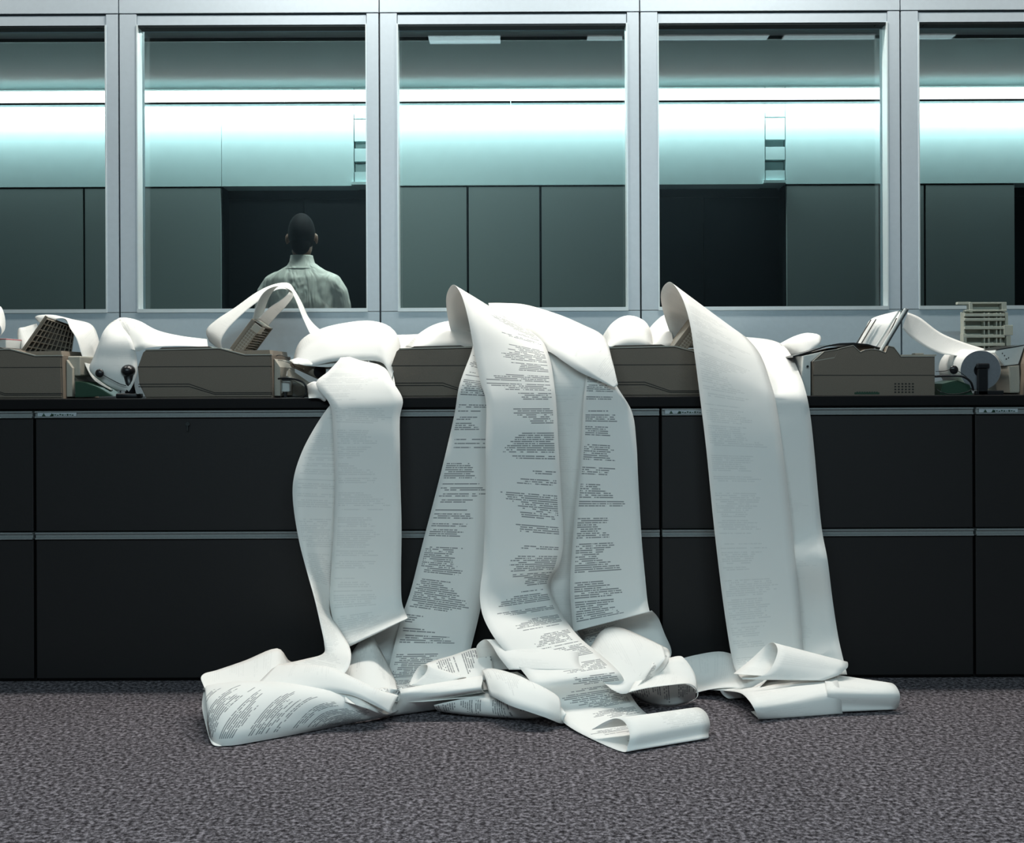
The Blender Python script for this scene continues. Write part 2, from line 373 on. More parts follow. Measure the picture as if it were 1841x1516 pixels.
# ------------------------------------------------------------------ filing cabinets and counter
FY = 3.385; CT = 0.785
o = obj('countertop', bx(-3.0, 3.0, FY-0.003, WY-0.004, CT-0.028, CT, 0.002), 'counter')
tagp(o, 'long black countertop running over the whole row of filing cabinets', 'countertop')
def cz(py): return CH - (py - HY) / 650.0
cabs = [-1068+4, -503+0, 60, 622.5, 1185.5, 1749, 2312]
tck = {60: 'left', 1185.5: 'right'}
cn = ['second in from the left edge, with a lock in its top drawer', '']
def cabinet(a, b_, label, group, lock):
    X0 = (a+3-CX)/650.0; X1 = (b_-CX)/650.0
    e = empty('filing_cabinet', ((X0+X1)/2, FY, 0)); h = (X1-X0)/2 - 0.0015
    tagp(e, label, 'cabinet', group)
    obj('body', bx(-h, h, 0.02, 0.60, 0.0, CT-0.0285), 'cabinet', e)
    for z0, z1, zr0, zr1 in ((cz(952), cz(749), cz(748), cz(736)), (0.012, cz(967), cz(966), cz(954))):
        d = obj('drawer', bx(-h, h, 0.0, 0.0195, z0, z1, 0.0015), 'cabinet', e)
        r = bmesh.new(); box(r, -h, h, -0.008, 0.0195, zr0, zr0+0.004); box(r, -h, h, -0.008, 0.0195, zr1-0.004, zr1); box(r, -h, h, -0.003, 0.0195, zr0+0.0042, zr1-0.0042)
        obj('handle_rail', r, 'rail', d)
        if z0 > 0.3:
            t = bmesh.new(); box(t, -h+0.008, -h+0.115, -0.0075, -0.0035, zr0+0.0045, zr1-0.0045); obj('label_holder', t, 'ticket', d)
            t = bmesh.new(); 
            for q in range(2):
                xx = -h+0.02+q*0.022; zz = zr0+0.005
                prism(t, [(xx, zz), (xx+0.010, zz), (xx+0.005, zz+0.008)], -0.0085, -0.0076)
            for q in range(9): box(t, -h+0.048+q*0.0068, -h+0.048+q*0.0068+0.0045, -0.0085, -0.0076, zr0+0.0062+0.001*(q % 2), zr0+0.0108-0.001*(q % 3))
            obj('label_marks', t, 'green_plastic', d)
        if lock and z0 > 0.3:
            t = bmesh.new(); lx = (338-CX)/650.0 - (X0+X1)/2; tube(t, [(lx, -0.006, cz(760)), (lx, 0.004, cz(760))], 0.0055, 14); box(t, lx-0.0016, lx+0.0016, -0.009, -0.006, cz(772), cz(762), 0.0005); obj('lock', t, 'slot', d)
labs = ['black two-drawer filing cabinet beyond the left edge of the row', 'black two-drawer filing cabinet cut by the left edge of the photo',
        'black two-drawer filing cabinet with a small lock, under the left fax machines', 'black two-drawer filing cabinet behind the hanging central printouts',
        'black two-drawer filing cabinet behind the right-hand hanging printout', 'black two-drawer filing cabinet cut by the right edge of the photo']
for i in range(1, 6):
    cabinet(cabs[i], cabs[i+1], labs[i], 'black two-drawer filing cabinets in the row', i == 2)

# ------------------------------------------------------------------ fax machines
FXY = 3.47; fs = F / FXY
def fax(nose_px, label, panel=True, base_y=714.5):
    X0 = PT(nose_px, 700, FXY).x
    e = empty('fax_machine', (X0, FXY, CT)); tagp(e, label, 'fax machine', 'grey-brown fax machines side-on along the counter')
    k = 1/fs
    def q(x, y): return ((x-247)*k, (715.5-y)*k)
    prof = [q(262, 715.4), q(250, 690), q(247, 660), q(257, 633), q(263, 628), q(395, 626), q(440, 638), q(488, 638), q(490, 715.4)]
    b_ = bmesh.new(); prism(b_, prof[::-1], 0, 0.30, 0.004); obj('body', b_, 'fax_body', e)
    g = bmesh.new(); 
    prism(g, [q(248, 659.5), q(489, 659.5), q(489, 658.3), q(248, 658.3)], -0.0008, 0.0)
    for dy in (0, 4.5):
        line = [(249, 690+dy), (340, 690+dy), (386, 706+dy*0.6), (489, 706+dy*0.6)]
        for (xa, ya), (xb, yb) in zip(line[:-1], line[1:]):
            prism(g, [q(xa, ya+0.7), q(xb, yb+0.7), q(xb, yb-0.7), q(xa, ya-0.7)], -0.0008, 0.0)
    obj('casing_seam', g, 'fax_groove', e)
    r = bmesh.new(); line = [(262, 628.5), (395, 626), (440, 638), (489, 638)]
    for (xa, ya), (xb, yb) in zip(line[:-1], line[1:]):
        prism(r, [q(xa, ya+1.0), q(xb, yb+1.0), q(xb, yb-1.2), q(xa, ya-1.2)], -0.001, 0.010)
    obj('lit_top_rim', r, 'fax_light', e)  # paler strip: light along the top edge is put into the colour
    r = bmesh.new(); prism(r, [q(281, 627), q(382, 625.5), q(372, 622), q(288, 623.5)], 0.02, 0.27, 0.001); obj('document_lid', r, 'fax_lid', e)
    r = bmesh.new(); prism(r, [q(400, 640), q(484, 640), q(482, 629), q(418, 630)], 0.02, 0.29, 0.001); obj('inner_deck', r, 'fax_rib', e)
    r = bmesh.new(); prism(r, [q(489.5, 712), q(500, 712), q(500, 660), q(489.5, 645)], 0.03, 0.27, 0.001)
    box(r, q(500, 0)[0], q(502, 0)[0], 0.05, 0.14, 0.012, 0.05, 0.001)
    obj('rear_cover', r, 'fax_light', e)
    if panel:
        # hinged cover standing open: a slab leaning back, with a ribbed underside and a latch plate
        hinge = Vector((q(404, 627)[0], 0.09, q(404, 627)[1])); a = math.radians(53); L = 0.108; th = 0.030
        mt = Matrix.Translation(hinge) @ Matrix.Rotation(-a, 4, 'Y')
        s = bmesh.new(); box(s, 0, L, 0, 0.16, -0.004, 0.008, 0.002, mt)
        box(s, 0, L, 0, 0.006, -th, -0.004, 0.001, mt); box(s, 0, L, 0.154, 0.16, -th, -0.004, 0.001, mt); box(s, L-0.005, L, 0, 0.16, -th, -0.004, 0.001, mt)
        cv = obj('open_cover', s, 'fax_rib', e)
        s = bmesh.new()
        for n_ in range(11): box(s, 0.004+n_*0.0085, 0.004+n_*0.0085+0.002, -0.001, 0.154, -th+0.002, -0.0045, 0, mt)
        for n_ in range(3): box(s, 0.003, L-0.03, -0.002, 0.004, -0.009-n_*0.008, -0.0075-n_*0.008, 0, mt)
        obj('rib', s, 'fax_light', cv)
        s = bmesh.new(); box(s, L-0.028, L-0.004, -0.003, 0.05, -th-0.002, -0.008, 0.002, mt); obj('latch_plate', s, 'fax_light', cv)
    return e
FAXES = []
FAXES.append(fax(247, 'grey-brown fax machine with its ribbed cover open, under the thin arching paper loops'))
FAXES.append(fax(-130, 'grey-brown fax machine cut by the left edge of the photo', panel=False))
fax(703, 'grey-brown fax machine left of the central printouts, its rear hidden by paper', panel=False)
fax(1066, 'grey-brown fax machine between the central and right-hand hanging printouts', panel=True)

#@@PAPER
# ------------------------------------------------------------------ paper
PW = 0.216
def row_pts(r):
    xl, yl, dl, xr, yr, dr = r[:6]
    if dl is None:                                   # right end fixed, left end found from the paper width
        R = PT(xr, yr, dr); return solve(R, xl, yl, r[6] if len(r) > 6 else 1), R
    L = PT(xl, yl, dl)
    if dr is None or dr in (99, -99):
        return L, solve(L, xr, yr, 1 if dr != -99 else -1)
    return L, PT(xr, yr, dr)
def solve(A, px, py, s):
    """the point on the ray through (px, py) one paper width away from A, behind it (s = 1) or before it (s = -1)"""
    rx, ry = ray(px, py); d = Vector((rx, 1, -ry)); o_ = Vector((0, 0, CH)) - A
    a = d.dot(d); b = 2*o_.dot(d); c = o_.dot(o_) - PW*PW; q = b*b - 4*a*c
    t = (-b + s*math.sqrt(max(q, 0)))/(2*a)
    return Vector((0, 0, CH)) + d*t
def ribbon(name, rows, mats=('paper_print', 'paper_plain'), label=None, bow=0.0, n=6, m=8, v0=None, flip=False, parent=None, group=None, mirror=False, cat='printout', curl=None, usc=None, rev=False, yc=3.362, shear=0.0):
    """a long strip of fax paper: rows of (left x, y, depth, right x, y, depth) joined smoothly; 0.5 mm thick, print on one face"""
    Ls, Rs = zip(*[row_pts(r) for r in rows])
    Ls, Rs = spline(Ls, n), spline(Rs, n)
    def keep(p):
        if p.z < CT + 0.004 and p.y > yc:                    # nothing may enter the counter or the cabinets
            o_ = Vector((0, 0, CH)); k_ = yc/p.y; p = o_ + (p-o_)*k_
        if p.z < 0.0015:
            if p.z < 0: p = p.copy()
            p.z = 0.0015
        return p
    bm = bmesh.new(); uvl = bm.loops.layers.uv.new('UVMap'); grid = []; vv = [random.random()*6 if v0 is None else v0]
    N = len(Ls)
    for i in range(N):
        L, R = Ls[i], Rs[i]
        a = (Ls[min(i+1, N-1)] + Rs[min(i+1, N-1)] - Ls[max(i-1, 0)] - Rs[max(i-1, 0)])
        nrm = (R - L).cross(a)
        nrm = nrm.normalized() if nrm.length > 1e-9 else Vector((0, 0, 1))
        bw = bow if not isinstance(bow, (list, tuple)) else cr_(*[bow[max(0, min(len(bow)-1, i//n + k))] for k in (-1, 0, 1, 2)], (i % n)/n) if N > 1 else 0
        if i: vv.append(vv[-1] + ((L+R)/2 - (Ls[i-1]+Rs[i-1])/2).length)
        wdt = PW
        rowv = []
        for j in range(m+1):
            t = j/m; p = keep(L.lerp(R, t) + nrm*bw*4*t*(1-t))
            rowv.append((bm.verts.new(p), (t if not mirror else 1-t)*wdt, (-vv[-1] if rev else vv[-1]) + shear*t*wdt))
        grid.append(rowv)
    for i in range(N-1):
        for j in range(m):
            q = [grid[i][j], grid[i][j+1], grid[i+1][j+1], grid[i+1][j]]
            f = bm.faces.new([x[0] for x in q]); f.smooth = True
            for lp, x in zip(f.loops, q): lp[uvl].uv = (x[1], x[2])
    bm.normal_update(); s_f = sum(f.calc_area()*(-1 if f.normal.dot(f.calc_center_median()-Vector((0, 0, CH))) > 0 else 1) for f in bm.faces)
    if (s_f < 0) != flip: bmesh.ops.reverse_faces(bm, faces=bm.faces[:])
    o = obj(name, bm, None, parent, True, list(mats))
    # thickness is modelled, not a card; the rear face is blank paper
    sd = o.modifiers.new('thickness', 'SOLIDIFY'); sd.thickness = 0.0005; sd.offset = 0; sd.material_offset = 1; sd.use_rim = True; sd.material_offset_rim = 1
    if label: tagp(o, label, cat, group)
    return o
G = 'long fax printouts'
# --- right-hand printout: front strip, rising from the fax and looping over
ribbon('fax_printout', [
 (1214,625,3.74, 1325,628,3.86), (1195,570,3.70, 1312,600,3.86), (1188,535,3.62, 1310,590,3.78), (1193,515,3.57,1315,590,3.72), (1207,508,3.52, 1325,596,3.62), (1226,535,3.46, 1345,610,3.54), (1240,580,3.41, 1368,640,3.45),
 (1249,640,3.37, 1386,690,3.38), (1258,710,3.34, 1396,730,3.35), (1270,810,3.31, 1408,815,3.32), (1284,950,3.29, 1424,950,3.30), (1301,1090,3.27, 1437,1080,3.28), (1318,1192,3.22, 1446,1180,3.25), (1335,1222,3.14, 1462,1212,3.17)],
 ('paper_faint','paper_plain'), 'right-hand long fax printout, front strip falling from a tall looped top to the carpet', m=8, rev=True)
ribbon('fax_printout', [
 (1250,628,3.86, 1340,606,3.95), (1258,612,3.78, 1388,612,3.80), (1272,615,3.66, 1415,628,3.64), (1290,645,3.50, 1436,668,3.48), (1304,695,3.37, 1449,706,3.365), (1318,740,3.358, 1457,748,3.35), (1330,800,3.352, 1464,812,3.34),
 (1340,880,3.345, 1471,890,3.33), (1352,960,3.34, 1478,955,3.32), (1362,1010,3.34, 1488,1008,3.27), (1372,1080,3.34, 1497,1080,3.29), (1382,1150,3.32, 1508,1150,3.27), (1400,1215,3.25, 1523,1213,3.20)],
 ('paper_plain','paper_plain'), 'right-hand rear printout strip, blank grey side showing beside the front strip', bow=[0,0.01,0.02,0.02,0.012,0.0,-0.006,0,0,-0.004,0,0,0])
# curl and tube at the foot of the right-hand printout
ribbon('fax_printout', [
 (1318,1212,3.14, 1470,1222,3.12), (1328,1204,3.16, 1490,1215,3.12), (1352,1184,3.19, 1508,1204,3.14), (1378,1160,3.19, 1520,1192,3.15), (1391,1156,3.16, 1524,1191,3.13), (1398,1170,3.12, 1524,1200,3.11), (1390,1195,3.09, 1516,1207,3.10), (1374,1213,3.08,1508,1214,3.09),
 (1340,1222,3.08,1480,1224,3.08)], ('paper_plain','paper_plain'), 'short cone-shaped paper curl at the foot of the right-hand printout', n=5)
ribbon('fax_printout', [
 (1214,1188,3.26, 1246,1248,0.012), (1250,1178,3.28, 1262,1243,0.02), (1300,1172,3.28, 1290,1238,0.03), (1345,1190,3.22, 1325,1238,0.035), (1390,1212,3.14, 1350,1252,0.03)], ('paper_plain','paper_plain'),
 'flat pale paper leaf on the carpet left of the right-hand printout', n=6, bow=[-0.015,-0.025,-0.02,-0.01,0])
ribbon('fax_printout', [
 (1262,1240,0.02, 1400,1210,0.06), (1300,1242,0.028, 1450,1209,0.065), (1330,1246,0.045, 1478,1210,0.07), (1345,1258,0.05, 1500,1214,0.075), (1356,1275,0.035, 1510,1240,0.06), (1363,1293,0.006, 1514,1282,0.004), (1362,1291,0.001, 1514,1279,0.001), (1350,1280,0.001, 1500,1262,0.001)],
 ('paper_plain','paper_plain'), 'wide folded paper tube on the carpet at the right, sharp corner pointing forward', n=6, bow=[0,0,0.004,0.006,0.008,0.0,0,0])
ribbon('fax_printout', [
 (1440,1218,0.05, 1590,1238,0.035), (1462,1209,0.068, 1598,1228,0.062), (1478,1213,0.073, 1610,1233,0.064), (1486,1240,0.062, 1618,1250,0.045), (1488,1268,0.024, 1615,1270,0.014), (1486,1282,0.004, 1606,1276,0.003), (1480,1272,0.002, 1592,1262,0.002)],
 ('paper_plain','paper_plain'), 'rounded right end of the paper tube on the carpet, farthest right of all the paper', n=6)
ribbon('fax_printout', [(1294,1241,0.03,1335,1238,0.03),(1300,1250,0.015,1334,1250,0.012),(1312,1257,0.004,1336,1255,0.004),(1318,1250,0.004,1350,1250,0.004)], ('paper_plain','paper_plain'), 'small shadowed paper edge under the right-hand tube', n=4)

# --- centre printout
ribbon('fax_printout', [
 (824,640,3.72, 935,635,3.86), (808,585,3.70, 925,600,3.84), (802,545,3.63, 925,585,3.76), (805,524,3.57,930,582,3.70), (816,512,3.51, 945,590,3.62), (830,532,3.46, 962,602,3.54), (842,575,3.41, 978,618,3.46),
 (853,635,3.375, 990,650,3.39), (863,685,3.345, 996,690,3.345), (874,725,3.32, 1000,725,3.325), (873,800,3.295, 1004,800,3.30), (873,880,3.285, 1009,890,3.29), (871,960,3.28, 1013,970,3.285), (868,1020,3.265, 1006,1015,3.30), (864,1052,3.245, 992,1040,3.33), (863,1078,3.225, 990,1062,3.335), (869,1110,3.19, 1002,1090,3.30),
 (888,1146,3.13, 1022,1122,3.23), (914,1178,3.09, 1046,1150,3.17), (940,1208,3.04, 1085,1182,3.11), (958,1232,2.99, 1116,1212,3.04), (985,1270,0.03, 1132,1246,0.045), (1018,1303,0.010, 1156,1278,0.02), (1062,1328,0.004, 1200,1305,0.006),
 (1119,1352,0.003, 1266,1328,0.003), (1128,1342,0.016,1274,1316,0.015), (1132,1322,0.038,1276,1298,0.036), (1124,1300,0.056, 1268,1280,0.052), (1108,1292,0.058,1252,1272,0.056), (1088,1298,0.047,1232,1280,0.046), (1064,1312,0.025, 1205,1296,0.025)],
 ('paper_print','paper_faint'), 'centre long fax printout, looped at its top and rolled forward onto the carpet', rev=True, mirror=True)
# --- left-leaning printed strip behind the centre one
ribbon('fax_printout', [
 (850,622,3.455, 925,640,3.46), (845,640,3.43, 925,665,3.44), (826,692,3.366, 915,700,3.362), (817,745,3.37, 915,745,3.37), (800,820,3.355, 912,820,3.36), (780,900,3.35, 905,900,3.35), (759,980,3.345, 892,985,3.345), (739,1060,3.335, 868,1078,3.335), (722,1110,3.32, 857,1125,3.32), (708,1165,3.28, 847,1165,3.30), (697,1212,3.22, 838,1205,3.25), (690,1240,3.16, 830,1230,3.18)],
 ('paper_print','paper_plain'), 'left-leaning printed fax strip hanging behind the centre printout', v0=2.3)
# --- right strip of the central group
ribbon('fax_printout', [
 (878,545,3.86, 893,606,3.70), (905,545,3.86, 925,618,3.66), (945,548,3.84, 958,628,3.56), (1000,564,3.76, 986,632,3.42), (1048,584,3.62, 1016,652,3.37), (1086,606,3.47, 1044,670,3.345), (1101,650,3.37, 1075,684,3.33), (1111,692,3.325, 1105,697,3.32)],
 ('paper_faint','paper_plain'), 'bright sloping fold of paper over the top of the central printouts', bow=[0,0.01,0.02,0.03,0.03,0.02,0.005,0])
ribbon('fax_printout', [
 (1056,650,3.42, 1094,650,3.42), (1052,690,3.348, 1108,692,3.345), (1048,740,3.338, 1136,740,3.335), (1046,790,3.335, 1144,795,3.315), (1040,850,3.335, 1147,855,3.30), (1034,910,3.33, 1150,910,3.295), (1029,980,3.325, 1154,975,3.29), (1025,1050,3.32, 1160,1040,3.285), (1027,1095,3.305, 1164,1080,3.275), (1031,1136,3.26, 1168,1100,3.25)],
 ('paper_print','paper_plain'), 'right-hand printed strip of the central group, text the right way up', v0=4.1)
ribbon('fax_printout', [
 (955,620,3.45, 1075,650,3.42), (962,700,3.362, 1082,700,3.36), (968,800,3.38, 1085,800,3.376), (975,900,3.374, 1085,900,3.372), (980,1000,3.372, 1085,1000,3.37), (985,1060,3.37, 1080,1060,3.37), (995,1110,3.36, 1075,1110,3.365), (1012,1150,3.34, 1078,1150,3.36)],
 ('paper_plain','paper_plain'), 'shadowed grey paper strip seen between the two central printed strips')
ribbon('fax_printout', [
 (1034,1130,3.28, 1172,1098,3.27), (1046,1148,3.32, 1184,1112,3.34), (1062,1170,3.32, 1195,1140,3.345), (1074,1192,3.29, 1206,1165,3.31), (1080,1215,3.22, 1206,1180,3.26), (1074,1230,3.16,1196,1196,3.20)],
 ('paper_print','paper_plain'), 'shaded printed leaf folded back under the central right strip')
# --- left printout
ribbon('fax_printout', [
 (612,643,3.44, 640,640,3.52), (606,651,3.42, 672,652,3.49), (590,668,3.39, 694,664,3.43), (568,690,3.362, 706,686,3.375), (590,722,3.335, 724,718,3.34), (597,745,3.325, 719,750,3.33), (600,800,3.31, 719,800,3.315), (602,870,3.305, 720,870,3.31), (600,950,3.30, 722,950,3.305), (595,1030,3.30, 721,1030,3.30), (593,1085,3.30, 722,1078,3.29), (604,1130,3.26, 728,1100,3.255), (624,1163,3.20, 733,1112,3.20), (640,1150,3.24,725,1108,3.26)],
 ('paper_faint','paper_plain'), 'left long fax printout, smooth blank front strip falling from the crumpled heap', bow=[0.0,0.0,0.003,0.004,0.0,0.0,0.0,0,0,0,0,0.004,0.0,0])
ribbon('fax_printout', [
 (612,716,3.362, 690,716,3.362), (594,728,3.355, 690,728,3.362), (568,765,3.335, 690,770,3.362), (543,812,3.31, 690,815,3.362), (528,860,3.285, 680,865,3.362), (527,905,3.275, 670,910,3.362), (537,970,3.265, 650,970,3.362), (551,1025,3.25, 622,1040,3.35), (565,1075,3.21, 596,1098,3.31), (575,1118,3.19, 612,1134,3.24), (583,1158,3.16, 628,1162,3.17), (580,1176,3.15, 631,1184,3.09), (545,1186,3.16, 624,1205,3.05), (510,1194,3.15, 606,1224,3.02), (488,1202,3.12, 590,1238,3.0), (470,1216,3.07,560,1250,2.98)],
 ('paper_faint','paper_plain'), 'left rear printout strip, bowed outward and twisting onto the pile', n=7)
# the pile at the left foot
ribbon('fax_printout', [
 (630,1178,3.26, 606,1236,3.08), (650,1150,3.29, 640,1248,3.06), (668,1143,3.29, 675,1252,3.06), (690,1180,3.26, 700,1250,3.06), (712,1226,3.18, 716,1250,3.08)], ('paper_faint','paper_plain'), 'upright pale leaf behind the pile, between the left printout and the leaning printed strip', n=5)
ribbon('fax_printout', [
 (655,1120,3.335, 740,1100,3.33), (668,1160,3.32, 725,1150,3.325), (690,1200,3.30, 712,1196,3.31), (700,1225,3.24, 712,1222,3.25)], ('paper_plain','paper_plain'), 'shaded triangle of paper folded under the left front strip', n=5)
ribbon('fax_printout', [
 (600,1180,3.22, 600,1236,3.02), (560,1184,3.22, 560,1240,3.0), (523,1190,3.2, 505,1240,2.99), (498,1166,3.18, 490,1238,2.99), (440,1188,3.14, 440,1236,2.98), (390,1205,3.08, 390,1236,2.97), (366,1212,3.03, 374,1240,2.95), (362,1224,2.99, 372,1246,2.92), (380,1236,2.98, 390,1252,2.92)],
 ('paper_plain','paper_plain'), 'flat paper leaf at the back of the left floor pile, folded round leftward', n=5, bow=[0,0,0,0.004,0.005,0.004,0,0,0])
ribbon('fax_printout', [
 (364,1240,2.99, 372,1300,2.86), (376,1232,3.0, 382,1336,0.004), (430,1226,3.0, 412,1341,0.003), (490,1226,3.0, 470,1332,0.003), (550,1232,2.98, 545,1318,0.003), (610,1240,2.95, 610,1305,0.003), (650,1258,2.93, 665,1294,0.003), (690,1284,0.03, 712,1284,0.003)],
 ('paper_print','paper_plain'), 'big bulging paper roll at the front left of the floor pile, slanting text on it', n=6, bow=[0.025,0.045,0.05,0.05,0.045,0.035,0.02,0.0], mirror=True, shear=0.75, v0=1.35)
ribbon('fax_printout', [
 (366,1244,2.99, 380,1236,2.99), (363,1270,2.93, 372,1262,2.95), (370,1305,2.87, 384,1300,2.88), (380,1336,0.006, 404,1336,0.006), (392,1342,0.002, 418,1341,0.002)], ('paper_plain','paper_plain'), 'turned-in left lip of the big front paper roll', n=5)
ribbon('fax_printout', [
 (498,1194,3.12, 460,1232,2.98), (540,1196,3.11, 520,1246,2.95), (590,1204,3.08, 585,1246,2.94), (640,1224,3.02, 630,1250,2.93), (680,1240,2.98, 668,1266,2.92), (716,1250,2.97, 700,1282,2.93)], ('paper_plain','paper_plain'), 'smooth crest of paper flowing rightward over the left floor pile', n=5, bow=[0.0,0.022,0.03,0.02,0.015,0.0])
ribbon('fax_printout', [
 (620,1244,2.97, 620,1262,2.92), (660,1244,2.985, 655,1272,2.9), (690,1236,3.01, 690,1286,0.02), (712,1240,3.0, 706,1282,0.02), (722,1236,3.02, 716,1278,0.02)], ('paper_print','paper_plain'), 'crumpled printed knot of paper where the left roll meets the middle tube', n=5, bow=[0.01,-0.02,0.02,-0.02,0.01])
# middle tube
ribbon('fax_printout', [
 (716,1262,3.0, 880,1240,3.05), (712,1250,3.04, 870,1226,3.09), (714,1240,3.03, 866,1215,3.08), (720,1246,2.99, 868,1222,3.04), (716,1262,0.045, 866,1240,3.0), (704,1282,0.016, 880,1250,0.03), (700,1288,0.004, 880,1262,0.004), (710,1285,0.002,870,1258,0.002)],
 ('paper_plain','paper_print'), 'white paper tube across the middle of the floor pile, rising to the right', n=5)
ribbon('fax_printout', [
 (735,1232,3.08, 780,1240,3.08), (742,1216,3.11, 800,1235,3.10), (754,1198,3.12, 830,1225,3.09), (768,1196,3.09, 838,1218,3.08), (764,1212,3.07, 820,1222,3.06), (740,1232,3.05, 780,1238,3.05)], ('paper_plain','paper_plain'), 'small grey paper cone standing on the middle tube', n=5)
ribbon('fax_printout', [
 (752,1200,3.14, 770,1240,3.06), (780,1188,3.19, 800,1240,3.07), (815,1178,3.2, 836,1236,3.08), (850,1166,3.21, 866,1224,3.10), (880,1166,3.2, 890,1220,3.12)], ('paper_print','paper_plain'), 'flat printed leaf behind the small paper cone', n=5, rev=True)
ribbon('fax_printout', [
 (880,1206,3.17, 1010,1196,3.17), (866,1192,3.18, 1000,1182,3.19), (857,1176,3.17, 1000,1165,3.2), (858,1160,3.16, 1010,1150,3.2), (872,1150,3.15, 1030,1150,3.18), (884,1160,3.12, 1040,1170,3.13), (896,1180,3.08, 1040,1190,3.08), (915,1204,3.05, 1050,1205,3.05)],
 ('paper_plain','paper_plain'), 'rolled paper cuff passing under the centre printout, its open end to the left', n=5)
ribbon('fax_printout', [
 (866,1206,3.12, 880,1250,2.98), (880,1203,3.13, 915,1268,2.92), (915,1214,3.1, 950,1280,2.90), (960,1236,3.04, 985,1292,0.03), (1000,1262,2.99, 1008,1301,0.01), (1018,1284,2.92, 1022,1299,0.008)], ('paper_faint','paper_plain'), 'narrow diagonal paper roll left of the forward curl of the centre printout', n=5, bow=[0.015,0.03,0.034,0.034,0.03,0.01])
ribbon('fax_printout', [
 (870,1252,3.03, 800,1272,0.03), (780,1268,0.035, 792,1278,0.004), (840,1256,0.05, 845,1286,0.003), (900,1256,0.055, 910,1291,0.003), (918,1256,0.055, 945,1293,0.003), (960,1268,0.035, 975,1290,0.004)][1:], ('paper_print','paper_plain'), 'low printed paper tube lying on the carpet under the middle of the pile', n=5, bow=[0.006,0.016,0.02,0.012,0.0])
ribbon('fax_printout', [
 (930,1208,3.10, 960,1226,3.03), (910,1210,3.12, 900,1232,3.05), (900,1212,3.1, 895,1242,3.03), (1000,1262,3.0, 990,1290,0.02)], ('paper_plain','paper_plain'), 'paper leaf tucked under the left edge of the centre printout', n=4)
# right side of the pile
ribbon('fax_printout', [
 (1040,1190,3.14, 1100,1240,3.0), (1060,1166,3.2, 1120,1248,3.0), (1082,1134,3.24, 1142,1240,3.02), (1112,1128,3.25, 1160,1225,3.05), (1150,1142,3.23, 1180,1205,3.08), (1192,1162,3.19, 1196,1185,3.10)], ('paper_plain','paper_plain'), 'large smooth grey-white leaf sloping down right of the centre printout', n=6, bow=[0,0.006,0.01,0.012,0.012,0.004])
ribbon('fax_printout', [
 (1150,1215,3.06, 1182,1162,3.19), (1158,1200,3.09, 1196,1164,3.2), (1172,1186,3.12, 1204,1172,3.2), (1170,1200,3.07, 1204,1184,3.16), (1156,1222,3.03, 1196,1200,3.12), (1140,1240,3.0,1180,1216,3.08)], ('paper_print','paper_plain'), 'curled leaf edge with grey print inside, right of the centre printout', n=5)
ribbon('fax_printout', [
 (1130,1245,2.97, 1150,1212,3.10), (1160,1238,2.98, 1185,1190,3.15), (1205,1232,3.0, 1218,1180,3.16), (1240,1230,3.03, 1232,1186,3.14), (1254,1242,3.03,1250,1215,3.1), (1253,1254,3.02, 1253,1252,3.06), (1238,1263,3.0, 1240,1262,3.1)], ('paper_plain','paper_plain'), 'bright flat loop of paper right of the centre printout, resting on the carpet', n=6, bow=[0,0.008,0.015,0.015,0.008,0,0])
ribbon('fax_printout', [
 (1130,1243,2.99, 1140,1250,0.01), (1150,1236,3.03, 1158,1262,0.005), (1180,1231,3.06, 1185,1269,0.003), (1210,1229,3.08, 1212,1269,0.003), (1238,1232,3.08, 1236,1264,0.003), (1252,1242,3.06, 1250,1255,0.01)], ('paper_print','paper_print'), 'shadowed printed inside of the loop lying on the carpet', n=5)
ribbon('fax_printout', [
 (690,1250,3.10, 680,1262,3.0), (760,1236,3.12, 760,1262,3.0), (840,1226,3.13, 840,1256,3.02), (920,1220,3.12, 930,1262,3.0), (1000,1222,3.1, 1010,1272,0.02), (1090,1220,3.1, 1100,1262,0.02), (1140,1222,3.1, 1142,1246,0.03)], ('paper_plain','paper_plain'), 'lowest paper leaf running through the floor pile from left to right', n=4)

# --- paper on the counter
ribbon('fax_printout', [
 (528,648,3.66, 538,655,3.47), (545,618,3.72, 560,658,3.47), (580,603,3.75, 600,650,3.47), (622,593,3.77, 645,648,3.48), (662,588,3.78, 680,650,3.48), (690,590,3.76, 694,660,3.46), (700,612,3.7, 703,684,3.44), (704,655,3.50, 712,700,3.42)],
 ('paper_plain','paper_plain'), 'bulky white heap of crumpled paper on the counter above the left printout', n=6, m=14, bow=[0.01,0.04,0.055,0.06,0.06,0.05,0.03,0.0])
ribbon('fax_printout', [
 (548,655,3.56, 545,664,3.53), (590,646,3.55, 590,664,3.52), (630,648,3.55, 635,670,3.51), (660,655,3.53, 664,690,3.49), (690,655,3.52, 692,700,3.47), (705,668,3.50, 712,708,3.44)], ('paper_plain','paper_plain'), 'crinkled lower edge of the paper heap on the counter', n=5, bow=[0,0.012,-0.012,0.018,-0.01,0.0])
ribbon('fax_printout', [
 (552,692,3.44, 555,716,3.42), (566,686,3.40, 572,716,3.37), (584,695,3.375, 584,722,3.36), (594,704,3.37, 590,712,3.36)], ('paper_plain','paper_plain'), 'short pale paper cuff at the counter edge left of the left printout', n=5, bow=[0,0.012,0.01,0])
ribbon('fax_printout', [
 (690,602,3.90, 700,640,3.80), (730,602,3.91, 730,640,3.80), (780,600,3.92, 780,640,3.80), (800,604,3.93, 800,640,3.80)], ('paper_plain','paper_plain'), 'low white leaf along the counter behind the fax left of the centre', n=4, bow=[0,0.02,0.01,0])
